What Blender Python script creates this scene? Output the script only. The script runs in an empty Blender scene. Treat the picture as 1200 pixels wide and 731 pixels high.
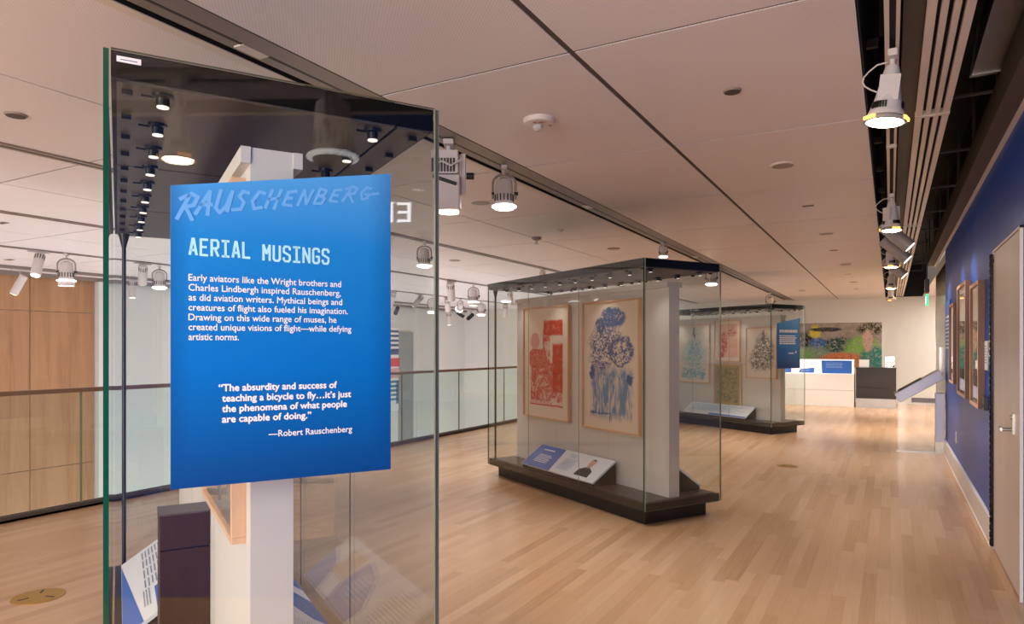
import bpy, bmesh, math, random
from mathutils import Matrix, Vector
random.seed(7)
R = math.radians
C = bpy.context.scene.collection
sc = bpy.context.scene

# ------------------------------------------------------------------ camera, world, exposure
cam_d = bpy.data.cameras.new('camera'); cam = bpy.data.objects.new('camera', cam_d); C.objects.link(cam)
cam.location = (0, 0, 1.45); cam.rotation_euler = (R(90), 0, R(29.0))
cam_d.sensor_width = 36; cam_d.lens = 24; cam_d.shift_y = (407 - 365.5) / 1200; cam_d.clip_start = .02
sc.camera = cam
w = bpy.data.worlds.new('World'); sc.world = w; w.use_nodes = True
w.node_tree.nodes['Background'].inputs[0].default_value = (1, .93, .88, 1)
w.node_tree.nodes['Background'].inputs[1].default_value = .3
sc.view_settings.view_transform = 'Standard'; sc.view_settings.look = 'None'
sc.view_settings.gamma = 1; sc.view_settings.use_curve_mapping = False
sc.view_settings.exposure = 0.25
cy = sc.cycles
cy.transparent_max_bounces = 64; cy.max_bounces = 12; cy.diffuse_bounces = 6; cy.glossy_bounces = 5
cy.sample_clamp_indirect = 6; cy.caustics_reflective = False; cy.caustics_refractive = False
try: cy.use_denoising = True
except Exception: pass
WARM = (1, .93, .885); COOL = (1, .97, .95)
SPOT_W, BACK_W, FAR_W, PUCK_W, REAR_FILL_W, LOW_W, HALL_W = 92, 105, 150, 4.0, 290, 720, 180

def area(name, loc, rot, sx, sy, power, col):
    l = bpy.data.lights.new(name, 'AREA'); l.shape = 'RECTANGLE'; l.size = sx; l.size_y = sy; l.energy = power; l.color = col
    o = bpy.data.objects.new(name, l); C.objects.link(o); o.location = loc; o.rotation_euler = rot
    return o
# added unseen fill lights above the hall behind the camera and the atrium void
area('gallery_fill_light', (-1.0, -2.0, 2.70), (R(14), 0, 0), 1.7, 2.2, BACK_W, WARM)
area('atrium_fill_light', (-9.5, 0.2, 2.70), (R(25), 0, 0), 4.5, 3.0, FAR_W, COOL)

area('atrium_fill_from_below', (-9.8, 8.0, -4.0), (R(180), 0, 0), 5.5, 22.0, LOW_W, (.93, .955, 1))  # added light below the floor edge, out of view, brightens atrium walls and ceiling
area('corridor_fill_light', (2.1, 16.8, 2.70), (0, 0, 0), 1.8, 5.5, HALL_W, (1, .96, .9))  # added light hidden round the corner to brighten the back of the room
area('rear_wall_fill_light', (-1.75, -3.9, 1.35), (R(90), 0, 0), 4.4, 2.3, REAR_FILL_W, (1, .95, .9))  # added fill on the closed wall behind the camera, no window there

# ------------------------------------------------------------------ helpers
def hx(s):
    s = s.lstrip('#'); v = [int(s[i:i+2], 16) / 255 for i in (0, 2, 4)]
    return tuple((c / 12.92 if c <= .04045 else ((c + .055) / 1.055) ** 2.4) for c in v) + (1,)

class MB:
    def __init__(s): s.v = []; s.f = []; s.m = []
    def add(s, vs, fs, mi=0, M=None):
        b = len(s.v)
        for p in vs:
            p = Vector(p)
            s.v.append(tuple(M @ p) if M else tuple(p))
        for f in fs: s.f.append([b + i for i in f]); s.m.append(mi)
        return s
    def box(s, x0, x1, y0, y1, z0, z1, mi=0, M=None):
        vs = [(x, y, z) for z in (z0, z1) for y in (y0, y1) for x in (x0, x1)]
        return s.add(vs, [(0, 2, 3, 1), (4, 5, 7, 6), (0, 1, 5, 4), (2, 6, 7, 3), (0, 4, 6, 2), (1, 3, 7, 5)], mi, M)
    def lathe(s, prof, seg=20, mi=0, M=None, cap0=True, cap1=True):
        vs = []; n = len(prof)
        for r, z in prof:
            for k in range(seg):
                a = 2 * math.pi * k / seg; vs.append((r * math.cos(a), r * math.sin(a), z))
        fs = []
        for i in range(n - 1):
            for k in range(seg):
                k2 = (k + 1) % seg
                fs.append((i * seg + k, i * seg + k2, (i + 1) * seg + k2, (i + 1) * seg + k))
        if cap0: fs.append(tuple(reversed(range(seg))))
        if cap1: fs.append(tuple(range((n - 1) * seg, n * seg)))
        return s.add(vs, fs, mi, M)
    def cyl(s, p0, p1, r, r1=None, seg=14, mi=0, M=None):
        p0 = Vector(p0); p1 = Vector(p1); d = p1 - p0; L = d.length
        q = d.to_track_quat('Z', 'Y').to_matrix().to_4x4(); q.translation = p0
        return s.lathe([(r, 0), (r if r1 is None else r1, L)], seg, mi, (M @ q) if M else q)
    def tube(s, pts, r, seg=8, mi=0, M=None):
        for a, b in zip(pts, pts[1:]): s.cyl(a, b, r, seg=seg, mi=mi, M=M)
        return s
    def prism(s, poly, y0, y1, mi=0, M=None):          # polygon in x,z extruded along y
        n = len(poly)
        vs = [(x, y0, z) for x, z in poly] + [(x, y1, z) for x, z in poly]
        fs = [tuple(range(n)), tuple(reversed(range(n, 2 * n)))] + [((i + 1) % n, i, n + i, n + (i + 1) % n) for i in range(n)]
        return s.add(vs, fs, mi, M)
    def build(s, name, mats, parent=None, smooth=False, bevel=0):
        me = bpy.data.meshes.new(name); me.from_pydata(s.v, [], s.f)
        if not isinstance(mats, (list, tuple)): mats = [mats]
        for m in mats: me.materials.append(m)
        for p, mi in zip(me.polygons, s.m): p.material_index = mi
        bm = bmesh.new(); bm.from_mesh(me); bmesh.ops.recalc_face_normals(bm, faces=bm.faces); bm.to_mesh(me); bm.free()
        if smooth:
            for p in me.polygons: p.use_smooth = True
            me.set_sharp_from_angle(angle=R(35))
        o = bpy.data.objects.new(name, me); C.objects.link(o)
        if parent: o.parent = parent
        if bevel:
            b = o.modifiers.new('Bevel', 'BEVEL'); b.width = bevel; b.segments = 2; b.limit_method = 'ANGLE'
        return o

def tag(o, label, cat, group=None, kind=None):
    o['label'] = label; o['category'] = cat
    if group: o['group'] = group
    if kind: o['kind'] = kind
    return o
def thing(name, label, cat, loc=(0, 0, 0), rz=0, group=None):
    o = bpy.data.objects.new(name, None); C.objects.link(o); o.location = loc; o.rotation_euler = (0, 0, R(rz)); o.empty_display_size = .1
    return tag(o, label, cat, group)
def struct(o, label=None):
    o['kind'] = 'structure'
    if label: o['label'] = label
    return o
def copy_tree(o, parent=None):
    c = o.copy(); C.objects.link(c)
    if parent: c.parent = parent
    for ch in list(o.children): copy_tree(ch, c)
    return c

# ------------------------------------------------------------------ node helper and materials
class NG:
    def __init__(s, name):
        s.mat = bpy.data.materials.new(name); s.mat.use_nodes = True; s.nt = s.mat.node_tree; s.n = s.nt.nodes; s.l = s.nt.links
        s.bsdf = s.n['Principled BSDF']; s.out = s.n['Material Output']
    def put(s, sock, v):
        if isinstance(v, bpy.types.NodeSocket): s.l.new(v, sock)
        else: sock.default_value = v
    def m(s, op, a, b=None, c=None, clamp=False):
        n = s.n.new('ShaderNodeMath'); n.operation = op; n.use_clamp = clamp
        for i, v in enumerate((a, b, c)):
            if v is not None: s.put(n.inputs[i], v)
        return n.outputs[0]
    def co(s, kind='Object'):
        n = s.n.new('ShaderNodeTexCoord'); return n.outputs[kind]
    def xyz(s, v):
        n = s.n.new('ShaderNodeSeparateXYZ'); s.l.new(v, n.inputs[0]); return n.outputs
    def comb(s, x=0., y=0., z=0.):
        n = s.n.new('ShaderNodeCombineXYZ')
        for i, v in enumerate((x, y, z)): s.put(n.inputs[i], v)
        return n.outputs[0]
    def noise(s, vec, scale, detail=4, rough=.55, dist=0.):
        n = s.n.new('ShaderNodeTexNoise'); s.l.new(vec, n.inputs['Vector'])
        n.inputs['Scale'].default_value = scale; n.inputs['Detail'].default_value = detail
        n.inputs['Roughness'].default_value = rough; n.inputs['Distortion'].default_value = dist
        return n.outputs['Fac']
    def white(s, vec):
        n = s.n.new('ShaderNodeTexWhiteNoise'); n.noise_dimensions = '3D'; s.l.new(vec, n.inputs['Vector']); return n.outputs['Value']
    def mr(s, v, a, b, c=0., d=1.):
        n = s.n.new('ShaderNodeMapRange'); s.put(n.inputs[0], v)
        for i, q in enumerate((a, b, c, d)): s.put(n.inputs[i + 1], q)
        return n.outputs[0]
    def ramp(s, v, stops):
        n = s.n.new('ShaderNodeValToRGB'); s.l.new(v, n.inputs[0]); e = n.color_ramp.elements
        while len(e) < len(stops): e.new(.5)
        for el, (p, c) in zip(e, stops): el.position = p; el.color = c
        return n.outputs[0]
    def mix(s, f, a, b):
        n = s.n.new('ShaderNodeMix'); n.data_type = 'RGBA'
        s.put(n.inputs[0], f); s.put(n.inputs[6], a); s.put(n.inputs[7], b); return n.outputs[2]
    def rect(s, x, y, x0, x1, y0, y1, soft=.01):
        q = s.m('MINIMUM', s.m('MINIMUM', s.m('SUBTRACT', x, x0), s.m('SUBTRACT', x1, x)), s.m('MINIMUM', s.m('SUBTRACT', y, y0), s.m('SUBTRACT', y1, y)))
        return s.mr(q, -soft, soft)
    def ell(s, x, y, cx, cy, rx, ry, soft=.06, p=2.):
        a = s.m('POWER', s.m('ABSOLUTE', s.m('DIVIDE', s.m('SUBTRACT', x, cx), rx)), p)
        b = s.m('POWER', s.m('ABSOLUTE', s.m('DIVIDE', s.m('SUBTRACT', y, cy), ry)), p)
        return s.mr(s.m('ADD', a, b), 1 + soft, 1 - soft)
    def mul(s, *a):
        r = a[0]
        for q in a[1:]: r = s.m('MULTIPLY', r, q)
        return r
    def mx(s, *a):
        r = a[0]
        for q in a[1:]: r = s.m('MAXIMUM', r, q)
        return r
    def fin(s, col, rough=.6, metal=0., spec=.5):
        s.put(s.bsdf.inputs['Base Color'], col); s.put(s.bsdf.inputs['Roughness'], rough)
        s.bsdf.inputs['Metallic'].default_value = metal; s.bsdf.inputs['Specular IOR Level'].default_value = spec
        return s.mat

def plain(name, col, rough=.5, metal=0., spec=.5, var=.04):
    g = NG(name); c = hx(col)
    nz = g.noise(g.co(), 6, 3)
    c2 = tuple(min(1, v * (1 - var)) for v in c[:3]) + (1,); c3 = tuple(min(1, v * (1 + var)) for v in c[:3]) + (1,)
    return g.fin(g.mix(nz, c2, c3), rough, metal, spec)
def emit(name, col, k):
    g = NG(name); g.fin(hx(col), .4); g.bsdf.inputs['Emission Color'].default_value = hx(col); g.bsdf.inputs['Emission Strength'].default_value = k
    return g.mat
def glass(name, tint, f0=.045, grime=0.):
    g = NG(name); g.n.remove(g.bsdf)
    geo = g.n.new('ShaderNodeNewGeometry')
    dp = g.n.new('ShaderNodeVectorMath'); dp.operation = 'DOT_PRODUCT'; g.l.new(geo.outputs['Normal'], dp.inputs[0]); g.l.new(geo.outputs['Incoming'], dp.inputs[1])
    f = g.m('POWER', g.m('SUBTRACT', 1., g.m('ABSOLUTE', dp.outputs['Value']), clamp=True), 5.)
    fr = g.m('ADD', f0, g.m('MULTIPLY', f, 1 - f0))
    t = g.n.new('ShaderNodeBsdfTransparent'); t.inputs[0].default_value = hx(tint)
    gl = g.n.new('ShaderNodeBsdfGlossy'); gl.inputs['Roughness'].default_value = 0.0; gl.inputs['Color'].default_value = (1, 1, 1, 1)
    mx = g.n.new('ShaderNodeMixShader'); g.l.new(fr, mx.inputs[0]); g.l.new(t.outputs[0], mx.inputs[1]); g.l.new(gl.outputs[0], mx.inputs[2])
    g.l.new(mx.outputs[0], g.out.inputs[0])
    return g.mat

def floor_mat():
    g = NG('maple_floor'); p = g.co(); x, y, z = g.xyz(p)[:3]
    W_, L_ = .075, 1.0
    i = g.m('FLOOR', g.m('DIVIDE', x, W_))
    off = g.m('MULTIPLY', g.white(g.comb(i, 3.3, 1.)), L_)
    j = g.m('FLOOR', g.m('DIVIDE', g.m('ADD', y, off), L_))
    r1 = g.white(g.comb(i, j, 0.)); r2 = g.white(g.comb(i, j, 7.))
    big = g.noise(g.comb(g.m('MULTIPLY', x, 2.), g.m('MULTIPLY', y, .35), r2), 1.5, 2)
    grain = g.noise(g.comb(g.m('MULTIPLY', x, 40.), g.m('MULTIPLY', y, 1.6), g.m('MULTIPLY', r2, 9.)), 1.6, 4, .6, .4)
    t = g.m('ADD', g.m('MULTIPLY', r1, .44), g.m('ADD', g.m('MULTIPLY', grain, .40), g.m('MULTIPLY', big, .22)))
    col = g.ramp(t, [(.12, hx('a97e59')), (.34, hx('be956e')), (.62, hx('c9a17b')), (.90, hx('d1ad88'))])
    fx = g.m('ABSOLUTE', g.m('SUBTRACT', g.m('FRACT', g.m('DIVIDE', x, W_)), .5))
    gap = g.mr(fx, .483, .497)
    col = g.mix(g.m('MULTIPLY', gap, .22), col, hx('7a5236'))
    return g.fin(col, .24, 0, .5)
def veneer(name, c1, c2, c3, axis='z', sc_=1., rough=.4, spec=.4):
    g = NG(name); p = g.co(); x, y, z = g.xyz(p)[:3]
    v = {'z': g.comb(g.m('MULTIPLY', x, 9. * sc_), g.m('MULTIPLY', y, 9. * sc_), g.m('MULTIPLY', z, .7 * sc_)),
         'x': g.comb(g.m('MULTIPLY', x, .7 * sc_), g.m('MULTIPLY', y, 9. * sc_), g.m('MULTIPLY', z, 9. * sc_)),
         'y': g.comb(g.m('MULTIPLY', x, 9. * sc_), g.m('MULTIPLY', y, .7 * sc_), g.m('MULTIPLY', z, 9. * sc_))}[axis]
    a = g.noise(v, 1.0, 5, .6, .8); b = g.noise(v, 6., 3, .6, .2)
    t = g.m('ADD', g.m('MULTIPLY', a, .75), g.m('MULTIPLY', b, .25))
    return g.fin(g.ramp(t, [(.3, hx(c1)), (.5, hx(c2)), (.7, hx(c3))]), rough, 0, spec)
def ceiling_mat():
    g = NG('perforated_ceiling_panel'); p = g.co(); x, y, z = g.xyz(p)[:3]
    k = 2 * math.pi / .017
    d = g.mul(g.m('SINE', g.m('MULTIPLY', x, k)), g.m('SINE', g.m('MULTIPLY', y, k)))
    hole = g.mr(d, .3, .7)
    col = g.mix(g.m('MULTIPLY', hole, .34), hx('e4dddd'), hx('8f8482'))
    return g.fin(col, .42, 0, .35)

M = {}
M['floor'] = floor_mat(); M['ceil'] = ceiling_mat()
M['white_wall'] = plain('white_wall_paint', 'd9d8d4', .6, var=.015)
M['back_wall'] = plain('off_white_wall_paint', 'd4d2cd', .6, var=.015)
M['beige_wall'] = plain('beige_wall_paint', 'a8968a', .7)
M['blue_wall'] = plain('blue_wall_paint', '1446a4', .4, spec=.3, var=.06)
M['white_trim'] = plain('white_trim_paint', 'e6e2dd', .4)
M['door'] = veneer('pale_door_laminate', 'd3cac5', 'dad1cc', 'e0d8d3', 'z', .5, .35)
M['oak'] = veneer('oak_veneer_cladding', '9a7252', 'ae8461', 'ba906d', 'z', .55)
M['slot'] = plain('black_slot', '14110f', .7)
M['seam'] = plain('grey_seam_metal', '564c47', .6, 0, .2)
M['channel'] = plain('anodised_channel', '8d817a', .4, .3)
M['channel_dark'] = plain('dark_channel', '3b332f', .5, .2)
M['plenum'] = plain('plenum_black', '0b0a0a', .8)
M['slat'] = plain('satin_slat', 'd8cbbf', .35)
M['steel'] = plain('brushed_steel', 'a9a39e', .28, 1., var=.12)
M['dark_steel'] = plain('dark_brushed_steel', '2f2c2b', .14, 1., var=.3)
M['duct'] = plain('galvanised_duct', '8d8d92', .35, .9, var=.15)
M['fix_white'] = plain('fixture_white_enamel', 'd3cbc8', .35)
M['fix_grey'] = plain('fixture_grey_enamel', 'a29a97', .35)
M['black'] = plain('black_enamel', '0d0d0e', .35)
M['lens'] = emit('lamp_lens', 'fff3dc', 26)
M['lens_dim'] = emit('lamp_lens_soft', 'fff0e0', 5)
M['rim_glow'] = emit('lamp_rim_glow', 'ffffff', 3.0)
M['rim_amber'] = emit('lamp_rim_amber', 'ffb050', 2.6)
M['puck_glow'] = emit('puck_lens', 'fff8ee', .8)
M['glass'] = glass('case_glass', 'fbfdfc', .032)
M['rail_glass'] = glass('rail_glass', 'f3faf9', .035)
M['clear'] = glass('picture_glazing', 'fbfbfb')
M['glass_edge'] = plain('green_glass_edge', '0f4a34', .15, var=.1)
M['glass_edge_pale'] = plain('olive_glass_edge', '878c78', .2)
M['soffit'] = plain('case_soffit_metal', '4d443e', .45)
M['fascia'] = plain('black_fascia', '0a0908', .45, 0, .12)
M['case_base'] = veneer('dark_case_veneer', '1d1511', '261c17', '30241d', 'y', .6, .4, .15)
M['kick'] = plain('dark_kick', '17110e', .45)
M['case_top'] = plain('case_deck', '40332b', .35)
M['panel'] = plain('case_panel_white', 'd7d0cb', .55, var=.015)
M['walnut'] = veneer('walnut_veneer', '2b180b', '391f10', '462a18', 'z', .5, .4, .25)
M['maple'] = veneer('maple_frame', 'd3a57f', 'dcb18c', 'e5bf9c', 'z', 1.2, .4)
M['brown_frame'] = veneer('brown_frame_wood', '6d4733', '7d543e', '8a614a', 'z', 1.2, .4)
M['mount'] = plain('cream_paper', 'e8d6c4', .75, var=.02)
M['white_paper'] = plain('white_paper', 'eceaea', .7, var=.02)
M['print_white'] = plain('printed_board_white', 'e3e4ea', .45)
M['print_blue'] = plain('printed_blue', '2a63bd', .4)
M['print_pale_blue'] = plain('printed_pale_blue', '7ea6de', .4)
M['print_blue_deep'] = plain('printed_deep_blue', '1c5aa8', .4)
M['ink_grey'] = plain('printed_grey_text', '7d8596', .6)
M['ink_white'] = plain('printed_white_text', 'f4f7fb', .5)
M['ink_aqua'] = plain('printed_aqua_text', 'b4f0ff', .5)
M['ink_sky'] = plain('printed_sky_text', '6bb0ee', .5)
M['skin'] = plain('printed_skin_tone', 'd8a284', .6)
M['suit'] = plain('printed_dark_suit', '25262b', .6)
M['brass'] = plain('brass_cover', 'b08a3e', .4, .6)
M['cover_grey'] = plain('ceiling_cover_grey', '95857b', .5)
M['cover_white'] = plain('ceiling_cover_white', 'ddd2cb', .45)
M['red'] = plain('alarm_red', 'd8241a', .4)
M['handrail'] = veneer('handrail_wood', '6d5443', '7b614e', '87705c', 'y', .6)
M['lav'] = plain('lavender_grey_metal', 'b3b4c6', .35, .3)
M['cab_dark'] = veneer('dark_cabinet_veneer', '221c19', '2d2521', '372e29', 'x', .6, .35)
M['white_gloss'] = plain('white_counter', 'd8d6d0', .35)
M['exit_green'] = emit('exit_green', '22c987', 1.8)
M['exit_face'] = emit('exit_white', 'e8fff6', 2.4)
M['letter_glow'] = emit('letter_glow', 'f2f7ff', 10)
M['lightbox'] = emit('lightbox_white', 'ffffff', .9)
M['cyan_cable'] = plain('blue_cable', '2f4fb0', .4)

# ------------------------------------------------------------------ the room
H = 2.75
b = MB().box(-6.4, 3.3, -4, 20.3, -.3, 0); struct(b.build('floor', M['floor']))
b = MB().box(-13.3, -6.4, -4, 20.3, -4.3, -4.2); struct(b.build('floor_lower', M['floor']))
# ceiling panels with real gaps
xs = [-13.1, -11.2, -9.95, -9.91, -8.67, -7.44, -7.40, -6.17, -4.99, -4.95, -3.70, -2.60, -2.31, -1.23, -.11]
ys = [-4 + .0] + [2.76 + 1.6 * k for k in range(-4, 11)] + [20.2]
skip = {(-9.95, -9.91), (-7.44, -7.40), (-4.99, -4.95), (-2.60, -2.31)}
b = MB()
for xa, xb in zip(xs, xs[1:]):
    if (xa, xb) in skip: continue
    for ya, yb in zip(ys, ys[1:]):
        ga = .014 if xa in (-1.23,) else .007
        gb = .014 if xb in (-1.23,) else .007
        b.box(xa + ga, xb - gb, ya + .0085, yb - .0085, H, H + .03)
b.box(.72, 3.3, 13.2, 20.3, H, H + .03)
struct(b.build('ceiling', M['ceil']))
b = MB()
for xa, xb in ((-13.1, -9.96), (-9.90, -7.45), (-7.39, -5.0), (-4.94, -2.61), (-2.30, -.125)): b.box(xa, xb, -4, 20.2, H + .005, H + .026)
b.box(-13.1, -.11, -4, 20.2, H + .14, H + .18)
struct(b.build('ceiling_backing', M['seam']))
b = MB(); b.box(-.11, .8, -4, 20.2, 3.55, 3.6); b.box(-.112, -.108, -4, 20.2, H, 3.55); b.box(.64, .66, -4, 13.3, 2.82, 3.55); b.box(-.11, .8, 20.15, 20.2, H, 3.55)
struct(b.build('ceiling_plenum', M['plenum']))
# atrium walls
b = MB().box(-13.3, -13.1, -4.2, 20.4, -4.2, 2.78); struct(b.build('wall_left', M['white_wall']))
b = MB()
for y0 in [7.40 - 1.09 * k for k in range(1, 10)]:
    for z0, z1 in ((-4.2, -.69), (-.68, 2.08), (2.09, 2.74)):
        b.box(-13.1, -13.07, y0 + .006, y0 + 1.084, z0, z1)
struct(b.build('wall_cladding', M['oak']))
b = MB().box(-13.08, -13.0, -4, 20.2, H - .07, H); struct(b.build('trim_1', M['channel']))
b = MB().box(-13.3, .78, 20.2, 20.4, -4.2, 3.6); b.box(.78, 3.3, 20.2, 20.4, 0, 3.6); struct(b.build('wall_back', M['back_wall']))
b = MB().box(-6.3, 1.6, 20.17, 20.2, 0, .90); struct(b.build('trim_2', M['back_wall']))
b = MB().box(-13.3, 3.3, -4.2, -4, -4.2, 3.6); struct(b.build('wall_behind', M['beige_wall']))
b = MB(); b.box(.66, .80, -4, 4.80, 0, 2.81); b.box(.66, .80, 6.0, 11.06, 0, 2.81); b.box(.66, .80, 4.80, 6.0, 2.145, 2.81)
struct(b.build('wall_right', M['blue_wall']))
b = MB(); b.box(.66, .80, 13.3, 13.42, 0, H); b.box(.80, 3.3, 13.3, 13.42, 0, H); b.box(3.2, 3.3, 13.3, 20.3, 0, H); b.box(.66, .8, 11.06, 13.3, 2.62, H)
struct(b.build('wall_return', M['back_wall']))
b = MB().box(.635, .66, 6.02, 11.05, 0, .20); b.box(.628, .66, 6.02, 11.05, 0, .012)
struct(b.build('baseboard_right', M['white_trim'], bevel=.004))
b = MB().box(.632, .66, -4, 13.3, 2.79, 2.82); struct(b.build('trim_3', M['slat']))
b = MB().box(.535, .632, -4, 13.3, 2.80, 2.98); struct(b.build('trim_4', M['seam']))
b = MB().box(.045, .122, -4, 20.15, 2.80, 2.95); struct(b.build('trim_5', M['channel_dark']))
b = MB().box(-6.48, -6.40, -4, 20.2, -.5, 0); struct(b.build('trim_6', M['white_trim']))

# white door on the right
d = bpy.data.objects.new('door_1', None); C.objects.link(d); struct(d, 'pale laminate door in blue wall'); d.location = (.66, 0, 0)
MB().box(-.012, .05, 4.82, 5.965, .008, 2.125).build('door_leaf', M['door'], d, bevel=.003)
MB().box(-.016, .06, 5.985, 6.0, 0, 2.145).box(-.016, .06, 4.80, 4.812, 0, 2.145).box(-.016, .06, 4.80, 6.0, 2.132, 2.145).build('door_frame', M['white_trim'], d)
hb = MB().cyl((-.02, 5.975, .02), (-.02, 5.975, 2.12), .012, seg=10)
for k in range(40): hb.cyl((-.02, 5.975, .03 + k * .0525), (-.02, 5.975, .07 + k * .0525), .0165, seg=10)
hb.build('hinge', M['dark_steel'], d)
hl = MB().box(-.022, -.012, 5.02, 5.08, .93, 1.05).cyl((-.012, 5.05, .955), (-.07, 5.05, .955), .011).cyl((-.07, 5.05, .955), (-.065, 5.20, .95), .011).cyl((-.012, 5.05, 1.03), (-.03, 5.05, 1.03), .014)
hl.build('door_handle', M['steel'], d, smooth=True)
MB().box(-.02, -.012, 5.93, 5.95, 2.06, 2.08).build('door_contact', M['dark_steel'], d)
# brushed steel doors beyond the blue wall
d2 = bpy.data.objects.new('door_2', None); C.objects.link(d2); struct(d2, 'dark brushed steel double door beyond the blue wall')
for ya, yb in ((11.07, 12.17), (12.18, 13.29)):
    MB().box(.662, .72, ya, yb, .01, 2.62).build('door_leaf', M['dark_steel'], d2)
MB().box(.64, .662, 12.06, 12.10, .95, 1.45).build('door_handle', M['steel'], d2)

# ceiling channels and tracks
def channel(name, xa, xb, wide, label):
    t = thing(name, label, 'lighting track', ((xa + xb) / 2, 0, H), 0, 'lighting tracks in the ceiling')
    h = (xb - xa) / 2
    if wide:
        MB().box(-h, -h + .055, -4, 20.15, -.004, .012).build('flange', M['slat'], t)
        MB().box(h - .11, h, -4, 20.15, -.002, .02).build('cove', M['channel'], t)
        MB().box(-h + .055, h - .11, -4, 20.15, .09, .115).box(-h + .055, -h + .06, -4, 20.15, 0, .09).build('recess', M['slot'], t)
        MB().box(-.055, .005, -4, 20.15, .004, .055).build('track_rail', M['channel'], t)
        MB().box(.012, .028, -4, 20.15, .0, .04).build('divider', M['channel_dark'], t)
        for y in (2.0, 5.8, 9.8): MB().box(-.03, .03, y, y + .14, -.003, .012).build('joint_cover', M['slat'], t)
    else:
        MB().box(-h, h, -4, 20.15, .02, .03).build('recess', M['slot'], t)
        MB().box(-h - .03, -h + .006, -4, 20.15, -.012, .0).box(h - .006, h + .03, -4, 20.15, -.012, .0).build('flange', M['channel'], t)
        MB().box(-.010, .010, -4, 20.15, -.006, .02).build('track_rail', M['channel_dark'], t)
    return t
channel('lighting_track', -2.60, -2.31, True, 'wide recessed ceiling track running above the glass cases')
channel('lighting_track', -4.99, -4.95, False, 'narrow ceiling track halfway between the cases and the balcony rail')
channel('lighting_track', -7.44, -7.40, False, 'narrow ceiling track just beyond the balcony rail')
channel('lighting_track', -9.95, -9.91, False, 'narrow ceiling track over the middle of the atrium void')
t = thing('lighting_track', 'pale metal ceiling track along the dark open slot on the right', 'lighting track', (.008, 0, 2.755), 0, 'lighting tracks in the ceiling')
MB().box(-.030, -.012, -4, 20.1, 0, .04).build('track_rail', M['slat'], t)
MB().box(.012, .026, -4, 20.1, 0, .04).build('track_rail', M['slat'], t)
MB().box(-.012, .012, -4, 20.1, .025, .035).build('recess', M['slot'], t)
for y in (1.2, 5.05, 9.05, 13.05): MB().box(-.032, .028, y, y + .05, -.006, .01).build('joint_cover', M['fix_white'], t)
t = thing('lighting_track', 'grey metal track along the top of the far atrium wall', 'lighting track', (-12.2, 0, H), 0, 'lighting tracks in the ceiling')
MB().box(-.03, .03, -4, 20.1, -.05, 0).build('track_rail', M['channel'], t)
# slatted linear diffuser segments
dl = ['slatted ceiling grille segment behind the camera, mirrored in the nearest case', 'slatted ceiling grille overhead, beside the white door', 'slatted ceiling grille, second segment, above the framed pictures', 'slatted ceiling grille, third segment, short of the steel doors', 'slatted ceiling grille alongside the steel doors', 'slatted ceiling grille ending at the back wall']
for k, (ya, yb) in enumerate([(-3.53, .47), (.47, 4.47), (4.47, 8.47), (8.47, 12.47), (12.47, 16.47), (16.47, 20.1)]):
    t = thing('ceiling_grille', dl[k], 'air grille', (.205, ya, H), 0, 'slatted ceiling grilles')
    for xa, xb in ((-.082, -.049), (-.034, -.010), (.008, .032), (.048, .080)):
        MB().box(xa, xb, .004, yb - ya - .004, 0, .03).build('slat', M['slat'], t)
    MB().box(-.085, .083, 0, .035, -.003, .03).build('end_bar', M['slat'], t)
    MB().box(-.08, .078, 0, yb - ya, .05, .06).build('backing', M['plenum'], t)
t = thing('air_duct', 'galvanised air duct hanging in the dark ceiling slot', 'duct', (.50, 0, 3.02))
MB().prism([(-.05, .3), (-.09, 0), (.08, .0), (.12, .3)], -1.0, 4.72).build('duct_body', M['duct'], t)
MB().prism([(-.06, .3), (-.10, -.008), (.09, -.008), (.125, .3)], 4.72, 4.75).build('duct_flange', M['steel'], t)
for k in range(9):
    y = 4.95 + k * 1.35
    o = MB().box(.30, .56, y, y + .02, 2.97, 2.985).box(.55, .57, y, y + .02, 2.97, 3.54).build('hanger_bar', M['channel_dark'])
    tag(o, 'thin metal hanger bar crossing the dark ceiling slot', 'hanger', 'hanger bars in the ceiling slot')
for k in range(12):
    y = 2.9 + k * .9
    o = MB().box(-.105, -.03, y, y + .03, 2.93, 2.97).box(-.05, -.03, y, y + .03, 2.93, 3.54).build('ceiling_bracket', M['channel_dark'])
    tag(o, 'small dark bracket beside the ceiling track on the right', 'bracket', 'brackets beside the right track')

# balcony railing
t = thing('balcony_railing', 'glass balcony railing with brown handrail along the floor edge', 'railing', (-6.42, 0, 0))
js = [3.52 + 1.55 * k for k in range(-5, 11)] + [20.18]
for ya, yb in zip(js, js[1:]):
    MB().box(-.008, .008, ya + .006, yb - .006, .02, 1.05).build('glass_panel', M['rail_glass'], t)
    MB().box(-.009, .009, yb - .006, yb + .006, .02, 1.045).build('joint_seal', M['glass_edge_pale'], t)
MB().box(-.028, .028, -4, 20.18, 1.045, 1.085).build('handrail', M['handrail'], t, bevel=.006)
MB().box(-.035, -.010, -4, 20.18, 0, .05).box(.010, .035, -4, 20.18, 0, .05).box(-.035, .035, -4, 20.18, 0, .02).build('base_channel', M['seam'], t)

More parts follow.
